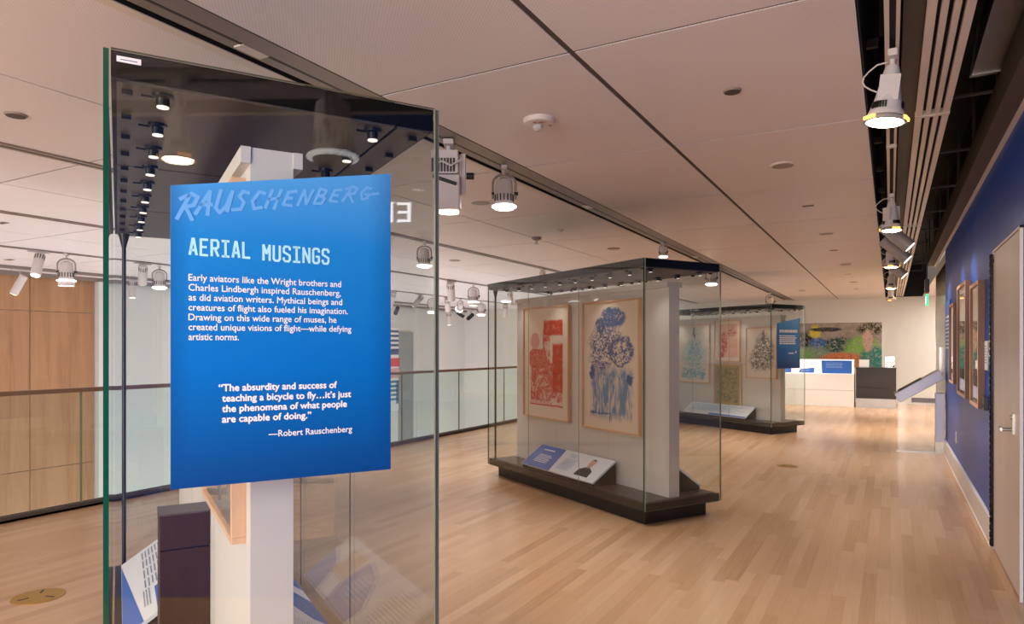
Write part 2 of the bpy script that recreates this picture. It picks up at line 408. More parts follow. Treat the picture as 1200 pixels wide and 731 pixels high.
# ------------------------------------------------------------------ display cases
ANG = 59.0
W_, L_, HT = .844, 2.65, 2.17
def make_case():
    t = thing('display_case', 'tall glass display case nearest the camera with blue sign', 'display case', (0, 0, 0), ANG, 'glass display cases')
    s = MB().box(0, W_, 0, L_, .12, .188).build('base_slab', M['case_base'], t, bevel=.004)
    MB().box(.035, W_ - .035, .035, L_ - .035, .188, .192).build('deck', M['case_top'], s)
    MB().box(.08, W_ - .08, .08, L_ - .08, 0, .12).build('kick_base', M['kick'], t)
    g = .012
    e = [M['glass'], M['glass_edge'], M['glass_edge_pale']]
    def pane(x0, x1, y0, y1, thin, em):
        m = MB().box(x0, x1, y0, y1, .192 if False else .13, HT)
        m.m = [em if i in (0, 1) else m.m[i] for i in range(6)]
        if thin == 'x':
            if y0 < 0: m.m[2] = em
            if y1 > L_ - .01: m.m[3] = em
        else: m.m[4] = m.m[5] = em
        return m.build('glass_pane', e, t)
    off = .004
    for k in range(3):
        y0 = k * L_ / 3 + (.0005 if k else -.006); y1 = (k + 1) * L_ / 3 - .0005
        pane(-g - off, -off, y0, y1, 'x', 1)
        pane(W_ + off, W_ + off + g, y0, y1, 'x', 2)
    for k in (1, 2):
        for xx in (-g - off + .001, W_ + off + .001):
            MB().box(xx, xx + .004, k * L_ / 3 - .0012, k * L_ / 3 + .0012, .195, 2.1).build('joint_seal', M['glass_edge_pale'], t)
    pane(.0, W_, -g - off, -off, 'y', 2)
    pane(.0, W_, L_ + off, L_ + off + g, 'y', 2)
    c = MB().box(.0, W_, .0, L_, 2.105, HT).build('canopy', M['fascia'], t)
    so = MB()
    for k in range(3):
        so.box(.012, .722, k * L_ / 3 + .006, (k + 1) * L_ / 3 - .006, 2.098, 2.106)
        so.box(.732, W_ - .012, k * L_ / 3 + .006, (k + 1) * L_ / 3 - .006, 2.098, 2.106)
    so.build('soffit', M['soffit'], c)
    proto = None
    for ux in (.115, .672):
        for k in range(10):
            y = .055 + .265 * k
            if proto is None:
                proto = MB().lathe([(.026, 0), (.026, -.008), (.016, -.010), (.016, -.028), (.018, -.030)], 16).lathe([(.0145, -.0305), (.0145, -.033)], 16, 1).box(-.05, -.02, -.003, .003, -.012, -.006).build('puck_light', [M['black'], M['puck_glow']], c)
                p = proto
            else:
                p = proto.copy(); C.objects.link(p)
            p.location = (ux, y, 2.098)
    first = None
    for ux in (.035, .80):
        for k in range(13):
            y = .06 + .21 * k
            if first is None: first = MB().box(-.012, .012, -.008, .008, -.014, 0).build('soffit_clip', M['black'], c); p = first
            else: p = first.copy(); C.objects.link(p)
            p.location = (ux, y, 2.098)
    po = MB().cyl((.045, 2.58, .192), (.045, 2.58, 2.07), .011, seg=14)
    po.lathe([(.011, 2.02), (.03, 2.098)], 14, 0, Matrix.Translation((.045, 2.58, 0)))
    po.build('support_post', M['black'], t, smooth=True)
    # inner hanging wall
    wl = MB().box(.33, .445, .07, 2.58, .192, 2.0).build('hanging_wall', M['panel'], t)
    MB().box(.305, .33, .065, 2.585, 1.955, 2.0).box(.445, .47, .065, 2.585, 1.955, 2.0).build('top_cleat', M['panel'], wl)
    sl = MB()
    for k in (1, 2): sl.box(.3295, .4455, k * L_ / 3 - .001, k * L_ / 3 + .001, .195, 1.99)
    sl.build('panel_joint', M['channel'], wl)
    return t
case1 = make_case()
case2 = copy_tree(case1); case3 = copy_tree(case1)
O = [Vector((-1.648, .973, 0)), Vector((-1.730, 5.314, 0)), Vector((-1.730, 11.949, 0))]
for cs, o in zip((case1, case2, case3), O): cs.location = o
case2['label'] = 'middle glass display case holding the red and blue prints'
case3['label'] = 'farthest glass display case holding four framed prints'
ca, sa = math.cos(R(ANG)), math.sin(R(ANG))
def cw(i, u, v, z): return (O[i].x + ca * u - sa * v, O[i].y + sa * u + ca * v, z)
for i in range(3):                                       # the lamps of the puck lights
    for ux in (.115, .672):
        for k in (0, 3, 6, 9):
            l = bpy.data.lights.new('puck_lamp', 'SPOT'); l.energy = PUCK_W * (2.4 if ux > .4 else 1); l.spot_size = R(110); l.spot_blend = 1; l.shadow_soft_size = .015; l.color = COOL
            p = bpy.data.objects.new('puck_lamp', l); C.objects.link(p); p.location = cw(i, ux, .055 + .265 * k, 2.045)
            p.rotation_euler = (0, 0, 0)
st = MB().box(0, .052, -.0012, 0, 0, .014).box(.008, .044, -.0016, -.0012, .005, .0075, 1).build('sticker', [M['white_paper'], M['ink_grey']])
tag(st, 'small white sticker on the top corner of the nearest case glass', 'sticker'); st.location = cw(0, .012, -.0165, 2.138); st.rotation_euler = (0, 0, R(ANG))

# ------------------------------------------------------------------ writing
def text(s, x0, x1, z, cap, mat, parent, name='lettering', bold=0., y=-.0148, shear=0., xfix=None):
    cu = bpy.data.curves.new(name, 'FONT'); cu.body = s; cu.size = 1; cu.resolution_u = 3; cu.shear = shear; cu.extrude = 0.0
    to = bpy.data.objects.new(name, cu); C.objects.link(to)
    bpy.context.view_layer.update()
    me = bpy.data.meshes.new_from_object(to.evaluated_get(bpy.context.evaluated_depsgraph_get()))
    C.objects.unlink(to); bpy.data.objects.remove(to)
    xa = min(v.co.x for v in me.vertices); xb = max(v.co.x for v in me.vertices)
    k = (x1 - x0) / (xb - xa); kz = cap / .729
    for v in me.vertices: v.co = Vector((x0 + (v.co.x - xa) * k, y, z + v.co.y * kz))
    me.materials.clear(); me.materials.append(mat)
    if bold:
        vs = [v.co.copy() for v in me.vertices]; fs = [list(p.vertices) for p in me.polygons]; mb = MB()
        q = bold * cap
        for n_, (ax, az) in enumerate(((0, 0), (q, 0), (-q, 0), (0, q), (0, -q))):
            mb.add([(v.x + ax, v.y - .00003 * n_, v.z + az) for v in vs], fs)
        o = mb.build(name, mat, parent); return o
    o = bpy.data.objects.new(name, me); C.objects.link(o); o.parent = parent
    return o
def ribbon(mb, pts, wdt, y, mi=0):
    n = len(pts)
    for i in range(n - 1):
        a = Vector((pts[i][0], 0, pts[i][1])); c_ = Vector((pts[i + 1][0], 0, pts[i + 1][1])); dd = (c_ - a)
        if dd.length < 1e-6: continue
        dd.normalize(); nn = Vector((-dd.z, 0, dd.x)) * wdt / 2; a2 = a - dd * wdt * .3; c2 = c_ + dd * wdt * .3
        yy = y - .00010 * (i % 7)
        mb.add([(q.x, yy, q.z) for q in (a2 + nn, a2 - nn, c2 - nn, c2 + nn)], [(0, 1, 2, 3)], mi)
def lines(mb, x0, x1, z0, z1, n, y=0., fill=.45, ragged=.15, mi=0):
    p = (z1 - z0) / n
    for k in range(n):
        za = z1 - (k + 1) * p + p * (1 - fill) / 2
        e = x1 - random.random() * ragged * (x1 - x0)
        x = x0
        while x < e:
            wv = min((x1 - x0) * random.uniform(.05, .16), e - x)
            mb.add([(x, y, za), (x + wv, y, za), (x + wv, y, za + p * fill), (x, y, za + p * fill)], [(0, 1, 2, 3)], mi)
            x += wv + (x1 - x0) * .015

# printed blue sign face: a print deepening to its margins, its paler top partly painted-in glare
def sign_mat(w_, h_):
    g = NG('printed_blue_sign'); x, y, z = g.xyz(g.co())[:3]
    u = g.m('DIVIDE', x, w_); v = g.m('DIVIDE', z, h_)
    c = g.ramp(v, [(0., hx('07478c')), (.35, hx('0472c6')), (.75, hx('1f88d6')), (1., hx('55a6e6'))])
    e = g.m('MAXIMUM', g.mr(u, .08, 0., 0., 1.), g.m('MAXIMUM', g.mr(u, .88, 1., 0., 1.), g.m('MULTIPLY', g.mr(v, .10, 0.), .5)))
    return g.fin(g.mix(g.m('MULTIPLY', e, .45), c, hx('05478c')), .35, 0, .4)
SIGN = sign_mat(.57, .85)
def blue_sign(i, label):
    t = thing('blue_sign', label, 'sign', cw(i, .128, -.017, 1.098), ANG, 'blue signs on case glass')
    MB().prism([(0, 0), (.57, 0), (.57, .854), (0, .753)], -.012, 0).build('sign_board', SIGN, t)
    return t
s1 = blue_sign(0, 'large blue text sign on the front glass of the nearest case')
Y0 = -.0126
def T(s, x0, x1, z, cap, m, nm, bold=0.): return text(s, x0 - .128, x1 - .128, z - 1.098, cap, m, s1, nm, bold, Y0)
TG = {'A': [[(0, 0), (.42, 1), (.58, 1), (1, 0)], [(.18, .28), (.82, .28)]], 'E': [[(1, 1), (0, 1), (0, 0), (1, 0)], [(0, .52), (.8, .52)]],
      'R': [[(0, 0), (0, 1), (.8, 1), (1, .88), (1, .6), (.8, .48), (0, .48)], [(.45, .48), (1, 0)]], 'I': [[(.5, 0), (.5, 1)], [(0, 1), (1, 1)], [(0, 0), (1, 0)]],
      'L': [[(0, 1), (0, 0), (1, 0)]], 'M': [[(0, 0), (0, 1), (.5, .45), (1, 1), (1, 0)]], 'U': [[(0, 1), (0, .12), (.2, 0), (.8, 0), (1, .12), (1, 1)]],
      'S': [[(1, .8), (1, .9), (.8, 1), (.2, 1), (0, .88), (0, .62), (1, .4), (1, .12), (.8, 0), (.2, 0), (0, .12), (0, .22)]],
      'N': [[(0, 0), (0, 1), (1, 0), (1, 1)]], 'G': [[(1, .8), (1, .9), (.8, 1), (.2, 1), (0, .88), (0, .12), (.2, 0), (.8, 0), (1, .12), (1, .45), (.55, .45)]]}
for word_, xa_, xb_, zb_ in (('AERIAL', .171, .322, 1.6835), ('MUSINGS', .347, .528, 1.6805)):
    mb_ = MB(); pit = (xb_ - xa_) / len(word_)
    for i_, ch in enumerate(word_):
        for st_ in TG[ch]:
            ribbon(mb_, [(xa_ - .128 + i_ * pit + px * pit * .60, zb_ - 1.098 + pz * .039) for px, pz in st_], .0062, Y0)
    mb_.build('title_lettering', M['ink_aqua'], s1)
body = [('Early aviators like the Wright brothers and', .553), ('Charles Lindbergh inspired Rauschenberg,', .552), ('as did aviation writers. Mythical beings and', .556),
        ('creatures of flight also fueled his imagination.', .572), ('Drawing on this wide range of muses, he', .540), ('created unique visions of flight\u2014while defying', .582), ('artistic norms.', .286)]
for k, (s_, x1) in enumerate(body): T(s_, .168, x1, 1.6175 - .0248 * k, .0175, M['ink_white'], 'body_lettering', .022)
quote = [('\u201cThe absurdity and success of', .238, .541), ('teaching a bicycle to fly\u2026it\u2019s just', .246, .581), ('the phenomena of what people', .246, .569), ('are capable of doing.\u201d', .246, .471)]
for k, (s_, x0, x1) in enumerate(quote): T(s_, x0, x1, 1.338 - .0268 * k + .0, .0185, M['ink_white'], 'quote_lettering', .05)
T('\u2014Robert Rauschenberg', .360, .584, 1.2135, .0175, M['ink_white'], 'credit_lettering', .02)
# hand-drawn signature across the top of the sign
GL = {'R': [[(0, 0), (.25, 1.0)], [(-.1, .8), (.3, 1.05), (.62, .95), (.55, .6), (.2, .5), (.4, .3), (.65, .0)]],
      'A': [[(0, 0), (.35, 1), (.55, 0)], [(.1, .4), (.6, .45)]],
      'U': [[(.05, 1), (.05, .2), (.3, .0), (.5, .3), (.6, 1), (.62, .1)]],
      'S': [[(.6, .9), (.3, .95), (.2, .7), (.5, .45), (.45, .1), (.05, .05)]],
      'C': [[(.6, .85), (.3, .9), (.1, .4), (.3, .05), (.65, .15)]],
      'H': [[(.1, .95), (.05, 0)], [(.05, .45), (.6, .55)], [(.55, 1), (.5, 0)]],
      'E': [[(.55, .9), (.15, .8), (.1, .1), (.55, .1)], [(.1, .48), (.45, .5)]],
      'N': [[(.05, 0), (.15, .9), (.5, .1), (.62, .95)]],
      'B': [[(.1, 0), (.15, .95), (.55, .85), (.5, .6), (.2, .5), (.6, .4), (.5, .05), (.1, .02)]],
      'G': [[(.6, .9), (.3, .95), (.08, .5), (.3, .05), (.6, .2), (.6, .45), (.35, .45)], [(.6, .45), (1.2, .62)]]}
sg = MB()
word = 'RAUSCHENBERG'; xw = .012; 
for i_, ch in enumerate(word):
    f = i_ / 11.; hgt = .062 - .022 * f; wd = .052 - .008 * f
    base = 1.778 - 1.098 + .088 * f - (.008 if i_ == 0 else 0); xi = .014 + .0415 * i_
    for st_ in GL[ch]:
        ribbon(sg, [(xi + px * wd + .016 * pz, base + pz * hgt) for px, pz in st_], .0095 - .003 * f, Y0)
sg.build('signature_lettering', M['ink_sky'], s1)
s3 = blue_sign(2, 'small blue text sign on the glass of the farthest case')
lm = MB(); lines(lm, .05, .50, .60, .65, 1, Y0, .9, .0)
lines(lm, .05, .48, .40, .56, 5, Y0, .6, .2); lines(lm, .27, .42, .24, .27, 1, Y0, .6); lm.prism([(.44, .26), (.47, .25), (.485, .30), (.46, .285)], Y0, Y0 + .0004)
lm.build('lettering', M['ink_white'], s3)

# ------------------------------------------------------------------ prints (generic abstract pictures) and frames
def art(name, fn, w_, h_, rough=.7, warp=.05):
    g = NG(name); x, y, z = g.xyz(g.co())[:3]
    p = g.co()
    u = g.m('ADD', g.m('DIVIDE', x, w_), .5); v = g.m('DIVIDE', z, h_)
    if fn in WARPED: warp = .20
    nx = g.noise(p, 9, 4); ny = g.noise(g.comb(g.m('ADD', x, 5.3), z, 1.7), 9, 4)
    u = g.m('ADD', u, g.m('MULTIPLY', g.m('SUBTRACT', nx, .5), warp)); v = g.m('ADD', v, g.m('MULTIPLY', g.m('SUBTRACT', ny, .5), warp * .6))
    return g.fin(fn(g, u, v, p, x, z), rough, 0, .25)
def thr(g, v, a, b): return g.mr(v, a, b)
PAPER = hx('e6d3c1')
def red_print(g, u, v, p, x, z):
    n = g.noise(p, 14, 6, .65); n2 = g.noise(p, 38, 4, .6, .6); n3 = g.noise(p, 7, 5, .7, 1.2)
    solid = g.mx(g.rect(u, v, .46, .88, .745, .885), g.rect(u, v, .66, .88, .23, .67))
    mott = g.mx(g.rect(u, v, .15, .88, .145, .36), g.rect(u, v, .16, .72, .33, .5), g.rect(u, v, .44, .60, .48, .80))
    tex = g.mr(n, .25, .5, .62, 1.); t2 = g.mr(n2, .42, .62); 
    f = g.mx(g.mul(solid, tex), g.mul(mott, g.mr(n3, .36, .52, .12, .95), g.mr(n2, .3, .55, .45, 1.)), g.mul(g.ell(u, v, .26, .70, .11, .075), g.mr(n2, .3, .7, .35, .7)),
             g.mul(g.ell(u, v, .32, .535, .20, .095, .1, 4.), g.mr(n2, .35, .6, .6, 1.)), g.rect(u, v, .14, .88, .105, .12, .006), g.mul(g.rect(u, v, .15, .64, .12, .18), t2))
    return g.mix(f, PAPER, g.mix(n2, hx('b8281a'), hx('d4442e')))
def blue_print(g, u, v, p, x, z):
    n = g.noise(p, 11, 6, .7, 1.0); n2 = g.noise(p, 26, 5, .65, 1.6)
    st = g.noise(g.comb(g.m('MULTIPLY', x, 22.), 0., g.m('MULTIPLY', z, 4.5)), 1., 5, .65, 1.)
    topb = g.mul(g.mx(g.ell(u, v, .57, .87, .2, .085, .3), g.ell(u, v, .32, .83, .09, .07, .3), g.ell(u, v, .45, .92, .12, .035, .3)), g.mr(n2, .34, .46))
    mid = g.mul(g.mx(g.ell(u, v, .42, .68, .3, .14, .4), g.ell(u, v, .32, .56, .2, .11, .5)), g.mr(n2, .46, .52))
    ringo = g.ell(u, v, .69, .61, .225, .115, .12); ringi = g.ell(u, v, .68, .60, .165, .085, .2)
    ring = g.mul(ringo, g.mx(g.mul(g.m('SUBTRACT', 1., ringi), g.mr(n2, .36, .46)), g.mr(n2, .47, .54)))
    low = g.mul(g.rect(u, v, .16, .87, .10, .47, .04), g.mr(st, .36, .54, 0., .9))
    edge = g.mul(g.mx(g.ell(u, v, .16, .44, .05, .05, .3), g.ell(u, v, .84, .40, .06, .035, .3), g.rect(u, v, .14, .52, .505, .52, .006), g.rect(u, v, .14, .5, .12, .135, .006)), g.mr(n, .34, .44))
    bot = g.mul(g.mx(g.rect(u, v, .49, .51, .04, .12, .006), g.rect(u, v, .52, .54, .06, .12, .006)), .9)
    dark = g.mx(topb, mid, ring, edge, bot)
    c = g.mix(low, PAPER, hx('4f83b4'))
    return g.mix(g.m('MULTIPLY', dark, .93), c, g.mix(n, hx('27457f'), hx('39679c')))
def teal_print(g, u, v, p, x, z):
    n2 = g.noise(p, 20, 5, .65, 1.6); n = g.noise(p, 9, 4, .6, .6)
    f = g.mx(g.mul(g.ell(u, v, .52, .5, .4, .25, .6), g.mr(n2, .42, .54, .1, .95)), g.mul(g.rect(u, v, .12, .86, .05, .24, .02), g.mr(n2, .45, .51)), g.mul(g.ell(u, v, .55, .75, .3, .2, .6), g.mr(n2, .47, .65, 0., .6)))
    k = g.mul(g.rect(u, v, .50, .55, .77, .97, .01), .9)
    return g.mix(k, g.mix(f, hx('ddd3c6'), g.mix(n, hx('3f8aa8'), hx('7fb8c6'))), hx('34373c'))
def coral_print(g, u, v, p, x, z):
    n2 = g.noise(p, 18, 5, .65, 1.4); n = g.noise(p, 6, 4)
    base = g.mix(g.rect(u, v, .10, .92, .08, .93), hx('e6d5c8'), g.mix(g.mr(n, .35, .6), hx('e2a78f'), hx('e9c3b0')))
    f = g.mx(g.mul(g.ell(u, v, .38, .45, .14, .28, .4), g.mr(n2, .42, .5)), g.mul(g.ell(u, v, .7, .7, .18, .1, .4), g.mr(n2, .46, .53)), g.ell(u, v, .28, .15, .1, .07, .3))
    return g.mix(g.m('MULTIPLY', f, .85), base, hx('b5332c'))
def olive_print(g, u, v, p, x, z):
    n2 = g.noise(p, 22, 6, .7, 1.2); n = g.noise(p, 6, 4)
    f = g.mul(g.rect(u, v, .08, .92, .06, .94, .03), g.mr(n2, .42, .62, .1, .9), g.mr(n, .35, .55, .4, 1.))
    return g.mix(f, hx('b09a5c'), hx('3d4234'))
def black_print(g, u, v, p, x, z):
    n2 = g.noise(p, 17, 6, .7, 2.0); n = g.noise(p, 8, 4)
    f = g.mx(g.mul(g.ell(u, v, .6, .5, .34, .36, .5), g.mr(n2, .44, .5)), g.mul(g.ell(u, v, .32, .35, .24, .22, .5), g.mr(n2, .45, .52)), g.mul(g.ell(u, v, .56, .84, .05, .12, .3), .9))
    return g.mix(g.m('MULTIPLY', f, .9), hx('ddd0c4'), g.mix(n, hx('2e2a2a'), hx('5a514c')))
def mural_art(g, u, v, p, x, z):
    n = g.noise(p, 2.6, 5, .6, 1.4); n2 = g.noise(p, 8., 6, .7, 2.0); n3 = g.noise(p, 3.3, 3, .6, .8)
    c = g.mix(g.mr(n, .35, .6), hx('8f8478'), hx('a89a92'))
    c = g.mix(g.mul(g.ell(u, v, .50, .35, .35, .22, .6), g.mr(n2, .40, .5)), c, hx('7f9a86'))
    for cx, cy_, rx, ry, a, col in ((.40, .62, .12, .18, .43, '20231f'), (.70, .5, .13, .17, .44, '1f4a44'), (.86, .35, .13, .35, .42, '7fb04e'), (.72, .16, .17, .17, .36, 'cf7a50'), (.52, .80, .04, .16, .36, 'd7c64a'),
                                    (.54, .55, .06, .12, .44, '2f6bb0'), (.94, .17, .10, .3, .42, '2f7f73'), (.93, .85, .10, .13, .44, '3a3a1c'), (.90, .60, .035, .25, .3, 'c3a292'), (.38, .28, .14, .14, .42, '7fae62'), (.60, .85, .12, .05, .36, '3c3a3c'), (.2, .6, .13, .2, .42, 'b88d6e'), (.25, .2, .14, .1, .42, '3a352f')):
        c = g.mix(g.mul(g.ell(u, v, cx, cy_, rx, ry, .35), g.mr(n2, a, a + .06)), c, hx(col))
    n4 = g.noise(p, 15, 4, .7, 1.5); n5 = g.noise(g.comb(g.m('ADD', x, 9.), 0., z), 11, 4, .7, 1.5)
    c = g.mix(g.mr(n4, .58, .64, 0., .75), c, hx('35322f')); return g.mix(g.mr(n5, .60, .66, 0., .6), c, hx('cfc3b4'))

WARPED = (blue_print, teal_print, black_print)
def frame(name, label, cat, loc, rz, w_, h_, depth, bar, fmat, amat, group=None, margin=0., mount='mount', glazed=False, barmat=None):
    t = thing(name, label, cat, loc, rz, group)
    x = w_ / 2
    MB().box(-x, x, -depth, 0, 0, bar).box(-x, x, -depth, 0, h_ - bar, h_).box(-x, -x + bar, -depth, 0, bar, h_ - bar).box(x - bar, x, -depth, 0, bar, h_ - bar).build('frame', [M[fmat]], t, bevel=.002)
    if barmat: MB().box(-x, x, -depth - .002, -depth, 0, bar).box(-x, x, -depth - .002, -depth, h_ - bar, h_).box(-x, -x + bar, -depth - .002, -depth, bar, h_ - bar).box(x - bar, x, -depth - .002, -depth, bar, h_ - bar).build('frame_face', M[barmat], t)
    bk = MB().box(-x + bar, x - bar, -depth * .55, -depth * .3, bar, h_ - bar).build('mount', M[mount], t)
    pw, ph = w_ - 2 * bar - 2 * margin, h_ - 2 * bar - 2 * margin
    pr = MB().box(-pw / 2, pw / 2, -.0015, 0, 0, ph).build('print', amat if not callable(amat) else art(name + '_picture', amat, pw, ph), bk)
    pr.location = (0, -depth * .55, bar + margin)
    if glazed: MB().box(-x + bar, x - bar, -depth * .80, -depth * .74, bar, h_ - bar).build('glazing', M['clear'], t)
    return t
RZL, RZR = ANG - 90, ANG + 90
U0 = .33
def fr_case(i, label, v0, v1, z0, z1, fn, fm='maple', name='framed_print', margin=0.):
    return frame(name, label, 'framed print', cw(i, U0, (v0 + v1) / 2, z0), RZL, v1 - v0, z1 - z0, .04, .018, fm, fn, 'framed prints in the cases', margin, glazed=(i == 0))
fr_case(1, 'maple framed print of red blocks in the middle case', 1.49, 2.39, .685, 1.89, red_print)
fr_case(1, 'maple framed print of blue washes in the middle case', .405, 1.262, .668, 1.888, blue_print)
fr_case(0, 'maple framed print half hidden behind the large blue sign', .14, .92, .895, 1.93, black_print)
fr_case(2, 'maple framed print in pale teal in the farthest case', 1.639, 2.475, .77, 1.89, teal_print)
fr_case(2, 'small framed coral print hung above the olive one', .912, 1.52, 1.19, 1.945, coral_print)
fr_case(2, 'small framed olive print hung below the coral one', .888, 1.53, .385, 1.148, olive_print, 'olive_frame' if 'olive_frame' in M else 'maple')
fr_case(2, 'maple framed print in black ink beside the small blue sign', .124, .78, .913, 1.80, black_print)
# framed pictures on the blue wall
def wall_pic(g, u, v, p, x, z):
    n2 = g.noise(p, 9, 4, .6, 1.2)
    f = g.mul(g.rect(u, v, .2, .8, .3, .62, .02), g.mr(n2, .4, .6, .3, 1.))
    return g.mix(g.mul(g.rect(u, v, .12, .88, .02, .2, .01), .5), g.mix(f, hx('cfc8c2'), hx('4d5a44')), hx('55505a'))
for lab, ya, yb, z0, z1 in (('brown framed picture on the blue wall, first from the door', 6.57, 7.22, .96, 1.99), ('brown framed picture on the blue wall, middle of three', 7.64, 8.53, .97, 2.08), ('brown framed picture on the blue wall, beside the steel door', 9.04, 9.66, 1.04, 1.95)):
    frame('framed_picture', lab, 'framed picture', (.66, (ya + yb) / 2, z0), -90, yb - ya, z1 - z0, .048, .03, 'brown_frame', wall_pic, 'framed pictures on the blue wall', .05, 'white_paper', True, 'maple')
# mural on the back wall
t = thing('mural', 'wide colourful abstract mural on the back wall', 'mural', (-1.85, 20.2, .92), 0)
MB().box(-1.67, 1.67, -.03, 0, 0, 1.2).build('mural_board', M['white_paper'], t)
m_ = MB().box(-1.66, 1.66, -.033, -.03, 0, 1.19).build('mural_picture', art('mural_picture', mural_art, 3.32, 1.19), t)

# ------------------------------------------------------------------ reading rails and pedestal in the cases
def rail(label, i, u, v, rz, ln, kind):
    # local: x along, y into the case, base on the slab; sloped board
    t = thing('reading_rail', label, 'reading rail', cw(i, u, v, .192), rz, 'sloped reading rails in the cases')
    x = ln / 2; D, Z0, Z1 = .25, .03, .20
    wd = MB().add([(-x, 0, 0), (-x, D, 0), (-x, D, Z1), (-x, 0, Z0), (x, 0, 0), (x, D, 0), (x, D, Z1), (x, 0, Z0)],
                  [(0, 1, 2, 3), (7, 6, 5, 4), (0, 4, 5, 1), (1, 5, 6, 2), (2, 6, 7, 3), (3, 7, 4, 0)]).build('rail_wedge', M['case_base'], t)
    S = math.hypot(D, Z1 - Z0); a = math.atan2(Z1 - Z0, D)
    Mx = Matrix.Translation((0, 0, Z0)) @ Matrix.Rotation(a, 4, 'X')
    def flat(mb): 
        # polygons drawn in x,z with z as the slope distance, lying on the slope
        mb.v = [tuple(Mx @ Vector((p[0], p[2], -p[1]))) for p in mb.v]; return mb
    bd = flat(MB().box(-x - .004, x + .004, -.016, -.0005, -.012, S + .004)).build('printed_board', M['print_white'], t)
    q = MB(); tl = MB(); y1, y2 = -.0168, -.0176
    def poly(mb, pts, y=y1): mb.add([(a_, y, b_) for a_, b_ in pts], [tuple(range(len(pts)))])
    if kind == 'portrait':
        poly(q, [(-x, -.01), (-x + .52, -.01), (-x + .46, S), (-x, S)]); flat(q).build('blue_print_field', M['print_blue'], bd)
        lw = MB(); lines(lw, -x + .12, -x + .40, .23, .26, 1, y2, .6, .3); lines(lw, -x + .13, -x + .38, .06, .18, 6, y2, .4); flat(lw).build('printed_text', M['ink_white'], bd)
        lines(tl, -x + .58, -x + .80, .04, .20, 9, y2, .35); lines(tl, -x + .60, -x + .72, .22, .27, 2, y2, .35); flat(tl).build('printed_text', M['print_pale_blue'], bd)
        sk = MB(); cx = x - .24
        poly(sk, [(cx + .042 * math.cos(k * .5236), .205 + .055 * math.sin(k * .5236)) for k in range(12)], y1); poly(sk, [(cx - .02, .14), (cx + .02, .14), (cx + .02, .17), (cx - .02, .17)], y1)
        hr = MB(); poly(hr, [(cx - .044, .225), (cx - .036, .25), (cx, .266), (cx + .036, .25), (cx + .044, .225), (cx + .03, .248), (cx - .03, .248)], y2)
        flat(sk).build('printed_face', M['skin'], bd); flat(hr).build('printed_hair', M['suit'], bd)
        su = MB(); poly(su, [(cx - .11, .03), (cx + .11, .03), (cx + .10, .11), (cx + .03, .15), (cx - .03, .15), (cx - .10, .11)], y1); flat(su).build('printed_suit', M['suit'], bd)
    elif kind == 'text':
        poly(q, [(-x + .05, -.01), (x, -.01), (x, .085)]); poly(q, [(x - .34, .15), (x - .03, .15), (x - .03, .29), (x - .34, .29)], y2); flat(q).build('blue_print_field', M['print_blue'], bd)
        for k in range(4): lines(tl, -x + .06 + k * .17, -x + .20 + k * .17, .10, .27, 9, y2, .4)
        lines(tl, x - .38, x - .12, .09, .13, 3, y2, .4); flat(tl).build('printed_text', M['ink_grey'], bd)
        lw = MB(); lines(lw, x - .31, x - .06, .17, .27, 5, y2 - .0006, .35); flat(lw).build('printed_text', M['ink_white'], bd)
    elif kind == 'blue':
        poly(q, [(x, -.01), (x, .20), (x - .16, .15), (x - .24, .02), (x - .24, -.01)]); poly(q, [(x - .42, -.01), (x - .38, .10), (x - .44, .26), (x - .62, .22), (x - .76, .08), (x - .74, -.01)]); flat(q).build('blue_print_field', M['print_blue'], bd)
        q = MB(); poly(q, [(x - .18, .10), (x - .18, .26), (x - .40, .26), (x - .40, .10)], y2); flat(q).build('printed_picture', plain('printed_tan', 'd3bd9b', .6), bd)
        lines(tl, -x + .06, x - .84, .04, .26, 13, y2, .25); flat(tl).build('printed_text', plain('printed_pale_grey_text', 'a9adb8', .6), bd)
        lw = MB(); lines(lw, x - .70, x - .46, .05, .20, 7, y2 - .0006, .3); flat(lw).build('printed_text', M['print_pale_blue'], bd)
    else:
        poly(q, [(x - .85, -.01), (x, -.01), (x, .02), (x - .85, .035)]); flat(q).build('blue_print_field', M['print_blue'], bd)
        lines(tl, -x + .1, x - .1, .08, .27, 8, y2, .3, .4); flat(tl).build('printed_text', M['print_pale_blue'], bd)
    return t
rail('sloped rail with blue field and a portrait in the middle case', 1, .05, 1.36, RZL, 1.24, 'portrait')
rail('sloped text rail on the left inside the nearest case', 0, .05, 1.94, RZL, 1.10, 'text')
rail('sloped blue rail on the right inside the nearest case', 0, .80, 1.25, RZR, 1.14, 'blue')
rail('sloped pale rail below the prints in the farthest case', 2, .04, 1.31, RZL, 1.50, 'pale')
rail('sloped rail behind the hanging wall of the middle case', 1, .80, .76, RZR, 1.14, 'blue')
t = thing('pedestal', 'dark walnut pedestal standing inside the nearest case', 'pedestal', cw(0, .24, 1.08, .192), ANG)
MB().box(-.088, .088, -.08, .08, 0, .48).build('lower_box', M['walnut'], t, bevel=.002)
MB().box(-.088, .088, -.08, .08, .484, .615).build('upper_box', M['walnut'], t, bevel=.002)
MB().box(-.089, .089, -.081, .081, .615, .622).build('top_edge', M['soffit'], t)
MB().lathe([(.012, 0), (.012, .02)], 12, 0, Matrix.Translation((-.085, -.09, .20)) @ Matrix.Rotation(R(90), 4, 'X')).build('knob', M['black'], t)

